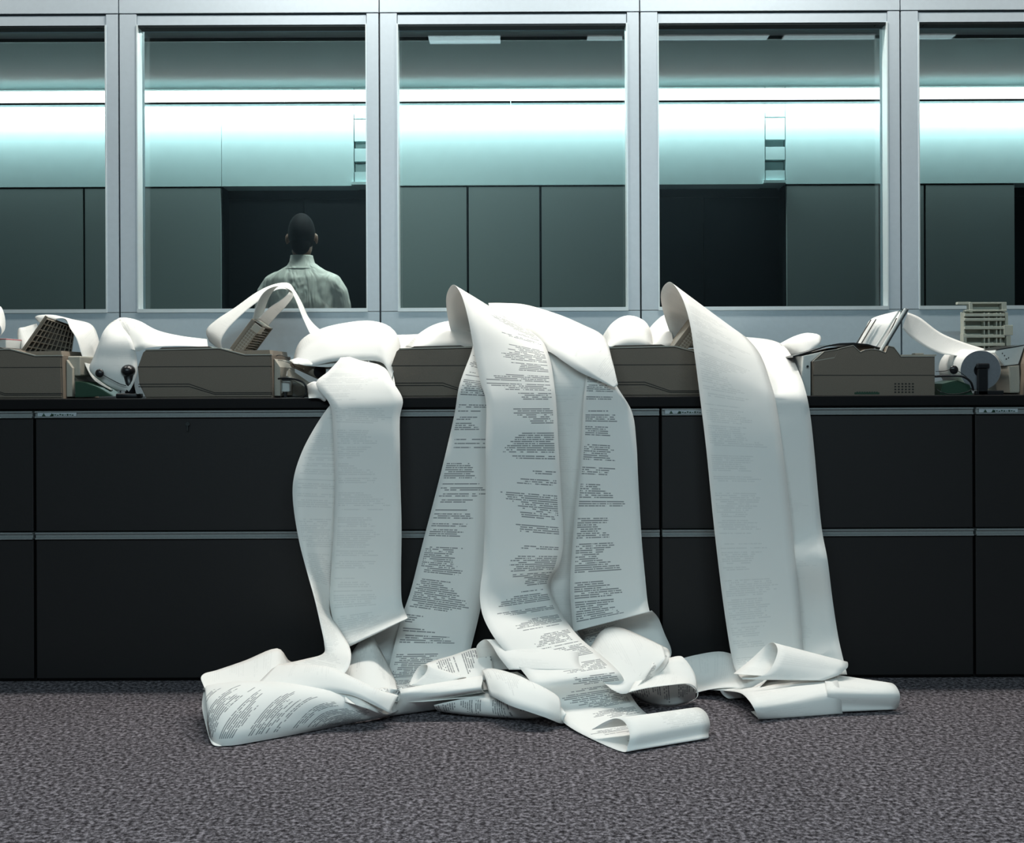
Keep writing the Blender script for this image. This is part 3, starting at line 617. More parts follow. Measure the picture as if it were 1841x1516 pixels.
ribbon('fax_printout', [
 (728,624,3.80, 745,625,3.62), (752,604,3.82, 765,624,3.62), (785,585,3.84, 795,624,3.63), (815,576,3.86, 825,624,3.65), (850,575,3.86,855,622,3.66)], ('paper_faint','paper_plain'), 'rounded printed paper hump on the fax left of the centre printout', n=5, bow=[0,0.02,0.03,0.02,0])
ribbon('fax_printout', [
 (1080,610,3.80, 1095,623,3.62), (1098,584,3.80, 1110,623,3.62), (1122,569,3.80, 1128,622,3.62), (1146,572,3.80, 1150,622,3.62), (1162,588,3.80, 1162,622,3.62), (1170,612,3.78, 1176,622,3.64)], ('paper_plain','paper_plain'), 'rounded white paper hump behind the fax right of the central group', n=5, bow=[0,0.02,0.03,0.03,0.02,0])
ribbon('fax_printout', [
 (1152,618,3.84, 1165,622,3.66), (1168,590,3.82, 1180,621,3.66), (1188,570,3.8, 1200,625,3.66), (1202,564,3.8, 1212,620,3.68)], ('paper_plain','paper_plain'), 'white paper leaf rising behind the right-hand loop', n=5, bow=[0,0.01,0.01,0])
ribbon('fax_printout', [
 (1402,618,3.70, 1440,660,3.6), (1425,606,3.66, 1448,642,3.56), (1448,599,3.63, 1462,630,3.55), (1468,601,3.60, 1474,618,3.55), (1472,608,3.6,1474,612,3.58)], ('paper_plain','paper_plain'), 'blunt white tongue of paper lying between the right-hand printout and the rightmost full fax', n=5, bow=[0,0.012,0.016,0.01,0])
ribbon('fax_printout', [
 (660,640,3.50, 690,606,3.66), (664,654,3.47, 694,640,3.56), (676,668,3.44, 698,668,3.48), (690,686,3.40, 708,690,3.42), (704,704,3.37, 722,714,3.365)], ('paper_plain','paper_plain'), 'loose flap running down the right side of the paper heap', n=5, bow=[0,0.01,0.012,0.008,0])
ribbon('fax_printout', [
 (520,648,3.52, 528,654,3.48), (550,640,3.53, 556,658,3.47), (590,640,3.53, 592,660,3.47), (630,642,3.53, 632,654,3.48)], ('paper_plain','paper_plain'), 'thin cream paper edge under the left side of the heap', n=5, bow=[0,0.008,0.006,0])
# loops over the second fax
ribbon('fax_printout', [
 (204,577,3.66, 236,628,3.54), (222,571,3.68, 248,632,3.54), (250,577,3.70, 264,626,3.54), (283,594,3.72, 290,623,3.56), (325,604,3.74, 326,622,3.58), (372,610,3.76, 374,624,3.62)],
 ('paper_faint','paper_plain'), 'broad printed paper leaf running from the loop to the second fax machine', n=6, bow=[0.0,0.02,0.02,0.0,-0.005,0], rev=True)
ribbon('fax_printout', [
 (232,574,3.69, 214,576,3.66), (214,572,3.66, 200,580,3.58), (222,590,3.60, 186,596,3.54), (237,612,3.55, 177,618,3.53), (246,645,3.54, 168,642,3.525), (246,672,3.53, 161,666,3.52), (238,694,3.52, 184,688,3.53), (232,704,3.52, 208,702,3.54)],
 ('paper_plain','paper_plain'), 'bright curved front leaf of the broad paper loop beside the black handset', n=6)
ribbon('fax_printout', [
 (402,634,3.72, 376,614,3.92), (398,612,3.72, 371,594,3.92), (412,588,3.72, 388,576,3.92), (441,560,3.72, 424,552,3.90), (470,538,3.70, 459,527,3.88), (495,522,3.70, 490,512,3.84), (514,520,3.69, 518,509,3.82), (525,527,3.68, 531,524,3.82), (534,546,3.68, 543,545,3.82), (544,571,3.68, 555,571,3.82), (555,595,3.67, 572,590,3.82), (566,614,3.64, 592,602,3.82)],
 ('paper_plain','paper_plain'), 'thin paper loop arching highest in front of the man', n=6)
ribbon('fax_printout', [
 (454,574,3.58, 471,576,3.66), (460,552,3.57, 476,556,3.66), (469,533,3.56, 484,535,3.66), (482,520,3.56, 494,520,3.66), (500,515,3.56, 503,515,3.66), (521,521,3.57,516,520,3.66), (527,532,3.66, 519,527,3.56), (514,551,3.66, 503,541,3.55), (500,565,3.66, 485,553,3.55), (482,586,3.66, 464,573,3.55)],
 ('paper_plain','paper_plain'), 'thin inner paper loop rising from the open cover of the second fax machine', n=6)
# left edge
ribbon('fax_printout', [
 (66,576,3.78, 84,590,3.7), (64,569,3.76, 95,585,3.62), (80,566,3.74, 102,574,3.58), (100,567,3.70, 118,574,3.57), (130,574,3.74, 126,590,3.56), (163,583,3.76, 138,610,3.56), (176,605,3.76, 147,638,3.56), (182,640,3.76, 156,662,3.55), (190,676,3.70, 170,684,3.54), (210,702,3.66, 200,702,3.55)],
 ('paper_plain','paper_plain'), 'white paper strip falling over the ribbed cover of the leftmost fax', n=6)
ribbon('fax_printout', [(0-12,548,3.7, -30,560,3.6), (2,552,3.7, -10,570,3.58), (9,572,3.7, 2,590,3.56), (8,594,3.7, 0,605,3.56), (-4,604,3.7, -14,612,3.56)], ('paper_plain','paper_plain'), 'edge of a white paper loop cut by the left edge of the photo', n=5)
ribbon('fax_printout', [(34,630,3.75, 36,640,3.66), (32,594,3.75, 50,640,3.6), (45,588,3.75, 70,640,3.6), (66,582,3.75, 90,640,3.6)], ('paper_plain','paper_plain'), 'white sheet behind the ribbed cover of the leftmost fax', n=4)
o = obj('paper_stack', bx(-0.20, 0, -0.08, 0.08, 0, 0.030, 0.002), 'white_plastic'); o.location = (PX(31, 3.66), 3.66, CT+0.146); tagp(o, 'white box with a thin red line at the left edge, on the leftmost fax', 'box')
obj('red_line', bx(-0.20, 0.0005, -0.081, 0.081, 0.027, 0.0292), 'red_tape', o)

# ------------------------------------------------------------------ the rest of the counter
def PXZ(px, py, Y):
    p = PT(px, py, Y); return (p.x, p.z)
def lift(o, e):
    o.location = -e.location; return o
def quad_slab(A, B, Cc, D, th, inset=0.0):
    """bilinear slab between four corners (A bottom-left, B top-left, Cc top-right, D bottom-right)"""
    n = (B-A).cross(D-A).normalized()*th; bm = bmesh.new()
    f = [bm.verts.new(v) for v in (A, B, Cc, D)]; g = [bm.verts.new(v+n) for v in (A, B, Cc, D)]
    bm.faces.new(f); bm.faces.new(g[::-1])
    for i in range(4): bm.faces.new((f[i], g[i], g[(i+1) % 4], f[(i+1) % 4]))
    bmesh.ops.recalc_face_normals(bm, faces=bm.faces[:]); bmesh.ops.bevel(bm, geom=bm.edges[:], offset=0.001, segments=1, affect='EDGES'); return bm
def bil(A, B, Cc, D, u, v): return A.lerp(D, u).lerp(B.lerp(Cc, u), v)
def bars(bm, A, B, Cc, D, off, us=(), vs=(), wd=0.0016, dp=0.008):
    n = (B-A).cross(D-A).normalized()
    def seg(p, q, side):
        s = (q-p).cross(n).normalized()*wd
        vs_ = [p-s, p+s, q+s, q-s]; a = [bm.verts.new(x+n*off) for x in vs_]; b = [bm.verts.new(x+n*(off+dp)) for x in vs_]
        bm.faces.new(a); bm.faces.new(b[::-1])
        for i in range(4): bm.faces.new((a[i], b[i], b[(i+1) % 4], a[(i+1) % 4]))
    for u in us: seg(bil(A, B, Cc, D, u, 0.02), bil(A, B, Cc, D, u, 0.98), 0)
    for v in vs: seg(bil(A, B, Cc, D, 0.02, v), bil(A, B, Cc, D, 0.98, v), 0)
    bmesh.ops.recalc_face_normals(bm, faces=bm.faces[:]); return bm
# open ribbed cover of the leftmost fax: a part of it
e = FAXES[1]
A, B, Cc, D = PT(38, 634, 3.56), PT(83, 570, 3.56), PT(134, 588, 3.66), PT(127, 648, 3.64)
cv = lift(obj('open_cover', quad_slab(A, B, Cc, D, 0.007), 'fax_lid', e), e)
n_ = (B-A).cross(D-A).normalized(); sgn = -1 if n_.y < 0 else 1
r = bmesh.new(); bars(r, A, B, Cc, D, 0.0, us=[0.02, .12, .22, .32, .42, .52, .62, .72, .82, .92, 0.98], vs=[0.03, .2, .36, .52, .68, 0.84, 0.97], wd=0.0012, dp=-0.010)
bars(r, A, B, Cc, D, 0.007, us=[0.02, .12, .22, .32, .42, .52, .62, .72, .82, .92, 0.98], vs=[0.03, .2, .36, .52, .68, 0.84, 0.97], wd=0.0012, dp=0.010)
obj('rib', r, 'fax_rib', cv)
r = bmesh.new(); tube(r, [A+(B-A)*0.0, A+(B-A)*1.02], 0.0045, 8); obj('cover_edge', r, 'fax_rib', cv)
# side pieces at the rear of the leftmost fax
e = FAXES[1]
r = bmesh.new(); x0, z0 = PXZ(109, 676, 3.5); x1, z1 = PXZ(140, 640, 3.5); box(r, x0, x1, 3.52, 3.74, z0, z1, 0.004); lift(obj('rear_tray', r, 'fax_light', e), e)
r = bmesh.new(); x0, z0 = PXZ(112, 712, 3.5); x1, z1 = PXZ(124, 680, 3.5); box(r, x0, x1, 3.54, 3.7, z0, z1, 0.003); lift(obj('paper_guide', r, 'white_plastic', e), e)

# --- handset, coupler knob and cord left of the second fax
def handset(px, py, Y, lab):
    e = empty('telephone_handset', PT(px, 716, Y) ); e.location.z = CT; tagp(e, lab, 'handset')
    s = Y/F; r = bmesh.new()
    ellipsoid(r, (0, 0, (716-py)*s-0.0), (0.0205, 0.026, 0.0185)); tube(r, [(0.0, 0, (716-py)*s), (0.003, 0.004, 0.034), (0.004, 0.006, 0.012)], [0.016, 0.013, 0.016], 12)
    box(r, -0.028, 0.034, -0.03, 0.03, 0.0, 0.014, 0.004)
    obj('handle', r, 'black_plastic', e, True)
    r = bmesh.new(); tube(r, spline([(-0.072, -0.02, (718-674)*s), (-0.05, -0.02, 0.058), (-0.02, -0.018, 0.042), (0.0, -0.02, 0.036)], 6), 0.0012, 6); obj('cord', r, 'black_plastic', e)
    r = bmesh.new(); ellipsoid(r, (-0.075, -0.024, (718-673)*s), (0.0125, 0.008, 0.0125)); obj('mouthpiece', r, 'black_plastic', e, True)
    return e
handset(231, 667, 3.53, 'black telephone handset standing between the broad paper loop and the second fax')
# low dark green tray under the paper at far left
r = bmesh.new(); P = [PXZ(148, 714, 3.56), PXZ(214, 712, 3.56), PXZ(190, 697, 3.56), PXZ(166, 688, 3.56), PXZ(148, 686, 3.56)]
prism(r, P, 3.50, 3.62, 0.002); tagp(obj('paper_tray', r, 'green_plastic'), 'low dark green curved tray behind the leftmost fax machine', 'tray')

# --- clutter behind the second fax
e = empty('power_adapter', (PX(508, 3.52), 3.52, CT)); tagp(e, 'white power adapter and black plug behind the second fax machine', 'adapter')
k = 3.52/F
r = bmesh.new(); box(r, -0.018, 0.020, 0, 0.03, 0.016, 0.048, 0.003); obj('body', r, 'white_plastic', e)
r = bmesh.new(); box(r, -0.022, 0.022, 0.0, 0.03, 0.0485, 0.058, 0.002); box(r, -0.012, -0.006, 0, 0.02, 0.0, 0.016); box(r, 0.004, 0.010, 0, 0.02, 0.0, 0.016); box(r, -0.024, -0.019, 0, 0.02, 0.0, 0.05); obj('plug', r, 'black_plastic', e)
def cable(pts, rad, lab, name='cable', mat='black_plastic', Y=None):
    P = [PT(*p) for p in pts]; r = bmesh.new(); tube(r, spline(P, 8), rad, 8); tagp(obj(name, r, mat, None, True), lab, 'cable')
cable([(500,681,3.50),(520,680,3.49),(545,688,3.48),(551,704,3.48),(545,714,3.48),(530,716,3.5)], 0.0026, 'thick black cable looping from the power adapter behind the second fax')
cable([(486,646,3.55),(500,639,3.54),(512,641,3.53),(522,648,3.54),(530,660,3.54)], 0.0011, 'thin black wire arching over the clutter behind the second fax')
cable([(484,651,3.56),(505,648,3.54),(530,658,3.54),(548,668,3.54)], 0.0008, 'thin black wire running into the paper heap')
e = empty('paper_core', PT(562, 668, 3.62)); tagp(e, 'brown cardboard paper core with a dark open end under the paper heap', 'tube')
r = bmesh.new(); A0 = PT(528, 654, 3.62); A1 = PT(574, 668, 3.50)
tube(r, [A0, A0.lerp(A1, .5), A1], [0.012, 0.017, 0.022], 20); lift(obj('tube', r, 'fax_rib', e, True), e)
r = bmesh.new(); dd = (A1-A0).normalized(); tube(r, [A1-dd*0.002, A1+dd*0.0015], 0.0185, 20); lift(obj('open_end', r, 'black_plastic', e), e)
for i, (pp, mt_) in enumerate([(((486,668,3.56),(515,660,3.62),(520,676,3.6),(489,682,3.55)), 'white_plastic'), (((520,662,3.62),(560,690,3.56),(556,700,3.54),(512,674,3.6)), 'fax_light')]):
    r = quad_slab(PT(*pp[0]), PT(*pp[1]), PT(*pp[2]), PT(*pp[3]), 0.006)
    tagp(obj('paper_guide', r, mt_), ['white plastic guide sticking out behind the second fax', 'beige plastic guide slanting down over the cables'][i], 'guide')
r = bmesh.new(); box(r, 0, 0.15, 0, 0.12, 0, 0.045, 0.004); o = obj('folded_paper', r, 'white_plastic'); o.location = (PX(512, 3.70), 3.70, CT); tagp(o, 'pale folded paper block on the counter behind the cables', 'paper')

# --- the different fax machine right of the right-hand printout
Y5 = 3.46
e = empty('fax_machine', (PX(1570, Y5), Y5, CT)); tagp(e, 'taller taupe fax machine with notched top and vent holes, right of the hanging printouts', 'fax machine')
def q5(*pts): return [PXZ(x, y, Y5) for x, y in pts]
prof = q5((1461,713),(1461,650),(1482,632),(1506,628),(1512,626),(1534,621),(1547,633),(1556,629),(1567,627.5),(1579,629),(1592,634),(1597,622),(1607,624),(1620,641),(1681,641),(1681,713))
r = bmesh.new(); prism(r, prof, Y5, Y5+0.30, 0.003); lift(obj('body', r, 'fax_body', e), e)
r = bmesh.new()
line = [(1461,650),(1482,632),(1506,628),(1512,626),(1534,621),(1547,633),(1556,629),(1567,627.5),(1579,629),(1592,634),(1597,622),(1607,624),(1620,641),(1681,641)]
for (xa, ya), (xb, yb) in zip(line[:-1], line[1:]): prism(r, q5((xa, ya+0.8), (xb, yb+0.8), (xb, yb-0.6), (xa, ya-0.6)), Y5-0.001, Y5+0.004)
for (xa, ya), (xb, yb) in (((1462,649.5),(1500,643)), ((1500,643),(1508,628))): prism(r, q5((xa, ya+0.7), (xb, yb+0.7), (xb+0.6, yb-0.7), (xa+0.6, ya-0.7)), Y5-0.001, Y5+0.001)
lift(obj('lit_top_rim', r, 'fax_light', e), e)  # pale outline stands in for the lit upper edge of the casing
r = bmesh.new(); prism(r, q5((1462,675.4),(1680,675.4),(1680,674.2),(1462,674.2)), Y5-0.0008, Y5+0.001)
for i in range(6):
    for j in range(4):
        x, y = 1608+i*6.3, 689+j*5; prism(r, q5((x, y+2.6), (x+3.2, y+2.6), (x+3.2, y), (x, y)), Y5-0.0008, Y5+0.001)
lift(obj('vent_grille', r, 'fax_groove', e), e)
r = bmesh.new(); prism(r, q5((1536,709),(1581,709),(1581,705.5),(1536,705.5)), Y5-0.0012, Y5+0.001)
for i in range(9): prism(r, q5((1540+i*4.4,705.6),(1542.6+i*4.4,705.6),(1542.6+i*4.4,704.2),(1540+i*4.4,704.2)), Y5-0.0012, Y5+0.001)
lift(obj('name_label', r, 'green_plastic', e), e)
# dark arched document tray in front of it
r = bmesh.new(); arc = [(1430,641),(1460,632),(1490,622),(1515,617.5),(1540,616.5),(1565,619),(1590,626)]
for (xa, ya), (xb, yb) in zip(arc[:-1], arc[1:]): prism(r, q5((xa, ya+1.5), (xb, yb+1.5), (xb, yb-1.0), (xa, ya-1.0)), Y5+0.03, Y5+0.27)
lift(obj('document_tray', r, 'black_plastic', e), e)
r = bmesh.new(); prism(r, q5((1440,713),(1459,713),(1459,651),(1482,632),(1478,633),(1446,640)), Y5+0.01, Y5+0.27, 0.002); lift(obj('front_panel', r, 'white_plastic', e), e)
r = bmesh.new(); tube(r, [PT(1452, 659, Y5+0.002), PT(1452, 659, Y5+0.012)], 0.0035, 10); lift(obj('screw', r, 'black_plastic', e), e)
r = bmesh.new(); box(r, 0, 0.10, 0, 0.2, 0, 0.004); box(r, 0.04, 0.065, 0.0, 0.03, 0.004, 0.008, 0.001); o = obj('rear_lip', r, 'fax_light', e); o.location = Vector((*[PXZ(1624, 640, Y5)[0], Y5+0.02, PXZ(1624, 640, Y5)[1]],)) - e.location
# its open lid leaning back: chrome edged plate
A, B, Cc, D = PT(1588, 632, 3.50), PT(1630, 558, 3.50), PT(1538, 575, 3.72), PT(1506, 632, 3.72)
A, B = PT(1588, 634, 3.49), PT(1634, 557, 3.49); A2, B2 = PT(1576, 630, 3.70), PT(1620, 562, 3.72)
cv = lift(obj('open_lid', quad_slab(A, B, B2, A2, 0.010), 'black_plastic', e), e)
r = bmesh.new(); tube(r, [A+Vector((-0.010, -0.002, 0.002)), B+Vector((-0.010, -0.002, 0.002))], 0.0045, 8); tube(r, [A+Vector((-0.026, 0.01, 0.004)), B+Vector((-0.026, 0.01, -0.004))], 0.003, 8); obj('lid_edge', r, 'white_plastic', cv)
# chrome support plates left of the lid
for i, (a0, a1) in enumerate([((1537, 617), (1563, 575)), ((1546, 618), (1572, 573))]):
    pass
ribbon('fax_printout', [
 (1540,622,3.56, 1592,628,3.52), (1552,600,3.56, 1600,610,3.52), (1563,577,3.57, 1614,585,3.52), (1580,568,3.60, 1624,566,3.55), (1612,560,3.64, 1632,561,3.58)], ('paper_plain','paper_plain'), 'bright paper held upright in the taller fax machine', n=5)
r = bmesh.new()
for a0, a1, Yq in (((1539,619),(1566,575),3.55), ((1586,626),(1612,572),3.50), ((1592,628),(1618,574),3.50), ((1549,617),(1575,574),3.545)):
    tube(r, [PT(*a0, Yq), PT(*a1, Yq)], 0.0017, 6)
lift(obj('guide_rod', r, 'fax_lid', e), e)
ribbon('fax_printout', [
 (1632,562,3.56, 1622,590,3.49), (1655,572,3.60, 1640,608,3.52), (1690,598,3.64, 1668,626,3.54), (1730,615,3.68, 1692,636,3.56), (1765,626,3.70, 1722,640,3.58), (1785,632,3.70,1745,646,3.57)],
 ('paper_plain','paper_plain'), 'blank paper strip sagging from the taller fax machine to the paper roll', n=6)
# paper roll on its dark stand
e = empty('paper_roll', PT(1763, 665, 3.50)); tagp(e, 'thick roll of blank fax paper on a dark holder, right end of counter', 'paper roll')
a = PT(1763, 666, 3.50); b_ = PT(1722, 662, 3.70); R_ = 0.0575
ax = (b_-a).normalized(); r = bmesh.new(); tube(r, [a, a+ax*0.001, b_-ax*0.001, b_], [R_-0.001, R_, R_, R_-0.001], 48, False); lift(obj('wound_paper', r, 'paper_blank', e, True), e)
r = bmesh.new(); n0 = ax; u_ = n0.cross(Vector((0,0,1))).normalized(); v_ = u_.cross(n0)
def ring(bm, c, r0, r1, n=48):
    i_ = [bm.verts.new(c + (u_*math.cos(t)+v_*math.sin(t))*r0) for t in [2*math.pi*k/n for k in range(n)]]; o_ = [bm.verts.new(c + (u_*math.cos(t)+v_*math.sin(t))*r1) for t in [2*math.pi*k/n for k in range(n)]]
    for k in range(n): bm.faces.new((i_[k], o_[k], o_[(k+1) % n], i_[(k+1) % n]))
ring(r, a, 0.019, R_-0.001); lift(obj('roll_face', r, 'roll_end', e), e)
r = bmesh.new(); tube(r, [a+ax*0.004, b_-ax*0.004], 0.019, 24); lift(obj('core', r, 'black_plastic', e), e)
e = empty('roll_holder', (a.x, a.y-0.01, CT)); tagp(e, 'dark stand holding up the thick paper roll', 'stand')
r = bmesh.new(); box(r, a.x-0.013, a.x+0.015, a.y-0.016, a.y-0.004, CT, a.z+0.004, 0.002); box(r, a.x-0.016, a.x+0.021, a.y-0.016, a.y-0.004, a.z+0.0045, a.z+0.02, 0.004); box(r, a.x-0.02, a.x+0.06, a.y-0.016, a.y-0.002, CT, CT+0.012, 0.002); lift(obj('post', r, 'black_plastic', e), e)
handle = bmesh.new(); p = PT(1715, 665, 3.47); ellipsoid(handle, p, (0.0125, 0.006, 0.0125)); 
e = empty('cord_plug', p); tagp(e, 'round black plug on a thin cord before the thick paper roll', 'plug'); lift(obj('head', handle, 'black_plastic', e, True), e)
r = bmesh.new(); tube(r, spline([PT(1682, 668, 3.47), PT(1700, 667, 3.465), PT(1716, 664, 3.462), PT(1738, 678, 3.462)], 6), 0.0009, 6); lift(obj('cord', r, 'black_plastic', e), e)
cable([(1681,677,3.455),(1705,676,3.455),(1730,677,3.45),(1745,687,3.45),(1750,702,3.46)], 0.0032, 'grey cable curving before the thick paper roll')
cable([(1684,700,3.47),(1694,706,3.465),(1712,709,3.465),(1735,706,3.465),(1748,700,3.47)], 0.0014, 'thin dark cable lying under the grey cable')
r = bmesh.new(); P = [PXZ(1684, 713, 3.5), PXZ(1745, 713, 3.5), PXZ(1738, 692, 3.5), PXZ(1716, 684, 3.5), PXZ(1690, 690, 3.5)]; prism(r, P, 3.475, 3.6, 0.003); tagp(obj('paper_tray', r, 'green_plastic'), 'low dark green tray in front of the thick paper roll', 'tray')
# rightmost fax: white sloping side, dark front
Y6 = 3.56
e = empty('fax_machine', (PX(1825, Y6), Y6, CT)); tagp(e, 'fax machine with a white sloping end, cut by the right edge of the photo', 'fax machine')
r = bmesh.new(); prism(r, [PXZ(*p, Y6) for p in ((1824,713),(1829,654),(1837,627),(1850,623),(1990,628),(1995,713))], Y6-0.06, Y6+0.22, 0.003); lift(obj('body', r, 'fax_body', e), e)
r = bmesh.new(); prism(r, [PXZ(*p, Y6) for p in ((1784,634),(1801,658),(1826,655),(1836,625),(1833,622),(1786,630))], Y6-0.02, Y6+0.22, 0.002); lift(obj('end_shell', r, 'white_plastic', e), e)
r = bmesh.new(); prism(r, [PXZ(*p, Y6) for p in ((1809,706),(1827,706),(1825,657),(1806,659))], Y6-0.03, Y6+0.2, 0.002); lift(obj('end_panel', r, 'fax_light', e), e)
r = bmesh.new(); prism(r, [PXZ(*p, Y6) for p in ((1786,630.5),(1841,621),(1841,619.5),(1786,629))], Y6-0.02, Y6+0.2); lift(obj('edge_strip', r, 'black_plastic', e), e)
r = bmesh.new()
for (x, y) in ((1796,637),(1800,641),(1803,647),(1807,645)): prism(r, [PXZ(x, y, Y6), PXZ(x+1.6, y, Y6), PXZ(x+2.0, y-2.4, Y6), PXZ(x+0.6, y-2.4, Y6)], Y6-0.021, Y6-0.02)
lift(obj('printed_mark', r, 'fax_groove', e), e)
# beige ribbed tray standing against the window partition
Yt = 3.80
e = empty('ribbed_tray', (PX(1772, Yt), Yt, CT)); tagp(e, 'beige ribbed plastic tray standing upright against the partition at the right', 'tray')
def bq(bm, x0, y0, x1, y1, d0, d1, bev=0.001):
    a_ = PXZ(x0, y1, Yt); b__ = PXZ(x1, y0, Yt); box(bm, a_[0], b__[0], Yt+d0, Yt+d1, a_[1], b__[1], bev)
r = bmesh.new(); bq(r, 1733, 560, 1812, 640, 0.02, 0.03); bq(r, 1745, 545, 1808, 561, 0.02, 0.03); lift(obj('back_plate', r, 'tray_beige', e), e)
r = bmesh.new(); bq(r, 1722, 543, 1746, 547.5, 0.0, 0.02); bq(r, 1742, 543.5, 1809, 546.5, -0.004, 0.02); bq(r, 1742, 545, 1748, 562, -0.004, 0.02); bq(r, 1800, 545, 1809, 560, -0.004, 0.02); bq(r, 1735, 557, 1809, 560, -0.006, 0.02); lift(obj('rim', r, 'tray_beige', e), e)
for i, y in enumerate((564, 572, 587, 602, 617)):
    r = bmesh.new(); bq(r, 1732, y, 1804, y+5.5, -0.012, 0.019); lift(obj('shelf_rib', r, 'tray_beige', e), e)
r = bmesh.new()
for x in (1732, 1768, 1776, 1790, 1797): bq(r, x, 562, x+2.2, 636, -0.004, 0.019, 0.0004)
lift(obj('cross_rib', r, 'tray_beige', e), e)
r = bmesh.new(); bq(r, 1802, 585, 1818, 603, -0.014, 0.019); bq(r, 1806, 562, 1811, 586, -0.006, 0.02); bq(r, 1808, 604, 1816, 636, -0.006, 0.02); bq(r, 1730, 600, 1736, 625, -0.01, 0.019); lift(obj('side_clip', r, 'tray_beige', e), e)

# ------------------------------------------------------------------ the man beyond the glass, seen from behind
MY = 6.98; MX = PX(545, MY); ms = MY/F
def mz(py): return CH + (687-py+1.6)*ms
def mx_(px): return (px-545)*ms
e = empty('person', (MX, MY, 0)); tagp(e, 'person with short dark hair in a pale shirt, back turned, standing beyond the glass', 'person')
def remeshed(name, bm, mat, voxel, parent, smooth_it=6):
    o = obj(name, bm, mat, parent, True)
    rm = o.modifiers.new('remesh', 'REMESH'); rm.mode = 'VOXEL'; rm.voxel_size = voxel; rm.use_smooth_shade = True
    sm = o.modifiers.new('smooth', 'SMOOTH'); sm.iterations = smooth_it; sm.factor = 0.5
    return o
HX = mx_(543.5); HZ = mz(426)
b_ = bmesh.new()
ellipsoid(b_, (HX, 0.0, HZ+0.02), (0.073, 0.093, 0.108)); ellipsoid(b_, (HX, 0.035, HZ-0.05), (0.055, 0.065, 0.075))       # skull, jaw (faces away, +Y)
ellipsoid(b_, (HX, 0.100, HZ-0.022), (0.014, 0.020, 0.022)); ellipsoid(b_, (HX, 0.088, HZ-0.064), (0.026, 0.016, 0.012)); ellipsoid(b_, (HX, 0.085, HZ-0.105), (0.024, 0.02, 0.02))
for s in (-1, 1):
    ellipsoid(b_, (HX+s*0.084, 0.005, HZ-0.012), (0.009, 0.019, 0.032), Matrix.Rotation(s*0.35, 4, 'Z')); ellipsoid(b_, (HX+s*0.031, 0.084, HZ+0.008), (0.016, 0.014, 0.011)); ellipsoid(b_, (HX+s*0.03, 0.090, HZ+0.026), (0.022, 0.010, 0.007))
tube(b_, [(HX, 0.01, HZ-0.02), (HX, -0.002, HZ-0.09), (0, -0.004, 1.50), (0, 0, 1.44)], [0.058, 0.056, 0.060, 0.085], 20)
ellipsoid(b_, (0, 0, 1.30), (0.165, 0.105, 0.20)); ellipsoid(b_, (0, 0, 1.05), (0.145, 0.10, 0.20)); ellipsoid(b_, (0, 0, 0.93), (0.16, 0.115, 0.12))
for s in (-1, 1):
    tube(b_, [(s*0.155, 0, 1.40), (s*0.195, 0.0, 1.36), (s*0.235, 0.005, 1.08), (s*0.215, 0.07, 0.90), (s*0.19, 0.13, 0.83)], [0.05, 0.052, 0.040, 0.030, 0.025], 14)
    hb = Vector((s*0.188, 0.135, 0.82)); ellipsoid(b_, hb+Vector((0, 0.015, -0.035)), (0.016, 0.038, 0.046))
    for f_ in range(4):
        y_ = hb.y - 0.018 + f_*0.0205; L_ = (0.062, 0.076, 0.082, 0.074)[f_]
        tube(b_, [(hb.x, y_, hb.z-0.065), (hb.x-s*0.004, y_, hb.z-0.075-L_*0.45), (hb.x-s*0.016, y_, hb.z-0.070-L_*0.9)], [0.009, 0.0085, 0.007], 8)
    tube(b_, [(hb.x, hb.y+0.045, hb.z-0.03), (hb.x-s*0.012, hb.y+0.068, hb.z-0.055), (hb.x-s*0.02, hb.y+0.07, hb.z-0.085)], [0.011, 0.010, 0.008], 8)
    tube(b_, [(s*0.085, 0, 0.92), (s*0.092, 0.0, 0.72), (s*0.10, 0.005, 0.50), (s*0.105, -0.008, 0.34), (s*0.11, -0.005, 0.09), (s*0.11, 0, 0.05)], [0.095, 0.082, 0.058, 0.054, 0.038, 0.040], 16)
    ellipsoid(b_, (s*0.115, 0.06, 0.045), (0.042, 0.12, 0.040))
body = remeshed('body', b_, 'skin', 0.0065, e)
# hair
b_ = bmesh.new(); ellipsoid(b_, (HX, -0.002, HZ+0.022), (0.0765, 0.096, 0.113), None, 32)
ellipsoid(b_, (HX, -0.040, HZ-0.045), (0.056, 0.048, 0.062), None, 24)
g = bmesh.new()
for s in (-1, 1): pass
for f in [f for f in b_.faces if f.calc_center_median().y > 0.062 and f.calc_center_median().z < HZ+0.06]: b_.faces.remove(f)
remove = [v for v in b_.verts if not v.link_faces]
for v in remove: b_.verts.remove(v)
for v in b_.verts: v.co += v.co.normalized()*0.0*noise.noise(v.co*60)
o = obj('hair', b_, 'hair', e, True); sd = o.modifiers.new('t', 'SOLIDIFY'); sd.thickness = 0.004
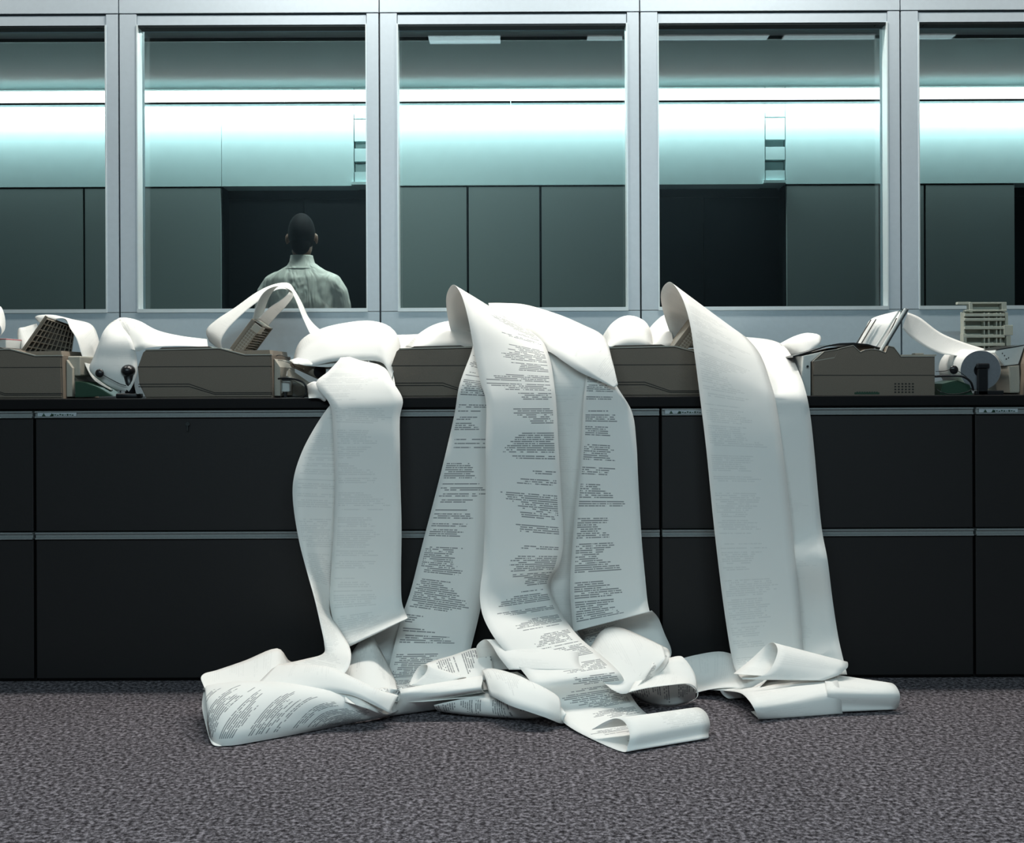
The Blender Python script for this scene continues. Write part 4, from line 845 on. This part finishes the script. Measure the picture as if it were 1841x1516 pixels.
# shirt: torso, sleeves, one continuous surface with folds
b_ = bmesh.new()
def loft(bm, secs, n=40, cap=True):
    """secs: (z, half width, half depth, y centre, x centre)"""
    rings = []
    for z, a_, d_, yc, xc in secs:
        rr = []
        for k in range(n):
            t = 2*math.pi*k/n; c_, s2 = math.cos(t), math.sin(t)
            rr.append(bm.verts.new((xc + a_*abs(c_)**0.85*(1 if c_ > 0 else -1), yc + d_*abs(s2)**0.85*(1 if s2 > 0 else -1), z)))
        rings.append(rr)
    for i in range(len(rings)-1):
        for k in range(n): bm.faces.new((rings[i][k], rings[i][(k+1) % n], rings[i+1][(k+1) % n], rings[i+1][k]))
    if cap: bm.faces.new(rings[0][::-1]); bm.faces.new(rings[-1])
loft(b_, [(0.96,0.175,0.125,0,0),(1.05,0.178,0.125,0,0),(1.15,0.182,0.13,0,0),(1.28,0.192,0.13,0,0),(1.36,0.195,0.12,0,0),(1.42,0.188,0.105,-0.005,0),(1.455,0.155,0.088,-0.008,0),(1.485,0.105,0.075,-0.008,0),(1.51,0.068,0.066,-0.005,0)])
for s in (-1, 1):
    tube(b_, [(s*0.12, -0.005, 1.415), (s*0.165, -0.004, 1.388), (s*0.203, 0.0, 1.335), (s*0.225, 0.004, 1.24), (s*0.245, 0.008, 1.08), (s*0.225, 0.065, 0.91), (s*0.205, 0.11, 0.855)], [0.058, 0.066, 0.060, 0.054, 0.048, 0.041, 0.037], 18)
o = remeshed('shirt', b_, 'shirt', 0.010, e, 5)
tx = bpy.data.textures.new('folds', 'CLOUDS'); tx.noise_scale = 0.06; tx.noise_depth = 1
mp_ = bpy.data.objects.new('fold_space', None)
ds = o.modifiers.new('folds', 'DISPLACE'); ds.texture = tx; ds.strength = 0.006; ds.mid_level = 0.5; ds.texture_coords = 'LOCAL'
b_ = bmesh.new(); loft(b_, [(1.475,0.112,0.086,-0.006,0),(1.492,0.086,0.077,-0.004,HX*0.5),(1.515,0.071,0.068,-0.003,HX*0.7),(1.545,0.064,0.064,0.0,HX),(1.553,0.0625,0.063,0.0,HX),(1.548,0.060,0.060,0.0,HX),(1.50,0.062,0.061,0.0,HX*0.7)], 36, False)
obj('collar', b_, 'shirt', e, True)
b_ = bmesh.new(); loft(b_, [(0.90,0.172,0.125,0,0),(1.0,0.170,0.122,0,0)])
for s in (-1, 1): tube(b_, [(s*0.082, 0, 0.94), (s*0.092, 0, 0.70), (s*0.10, 0.005, 0.48), (s*0.105, 0, 0.30), (s*0.11, 0.005, 0.055)], [0.103, 0.094, 0.078, 0.074, 0.066], 18)
remeshed('trousers', b_, 'trousers', 0.012, e, 4)
for s in (-1, 1):
    b_ = bmesh.new(); ellipsoid(b_, (s*0.115, 0.065, 0.036), (0.050, 0.145, 0.036)); box(b_, s*0.115-0.046, s*0.115+0.046, -0.07, 0.195, 0.001, 0.014, 0.005); ellipsoid(b_, (s*0.112, -0.01, 0.06), (0.047, 0.058, 0.045)); obj('shoe', b_, 'shoe', e, True)
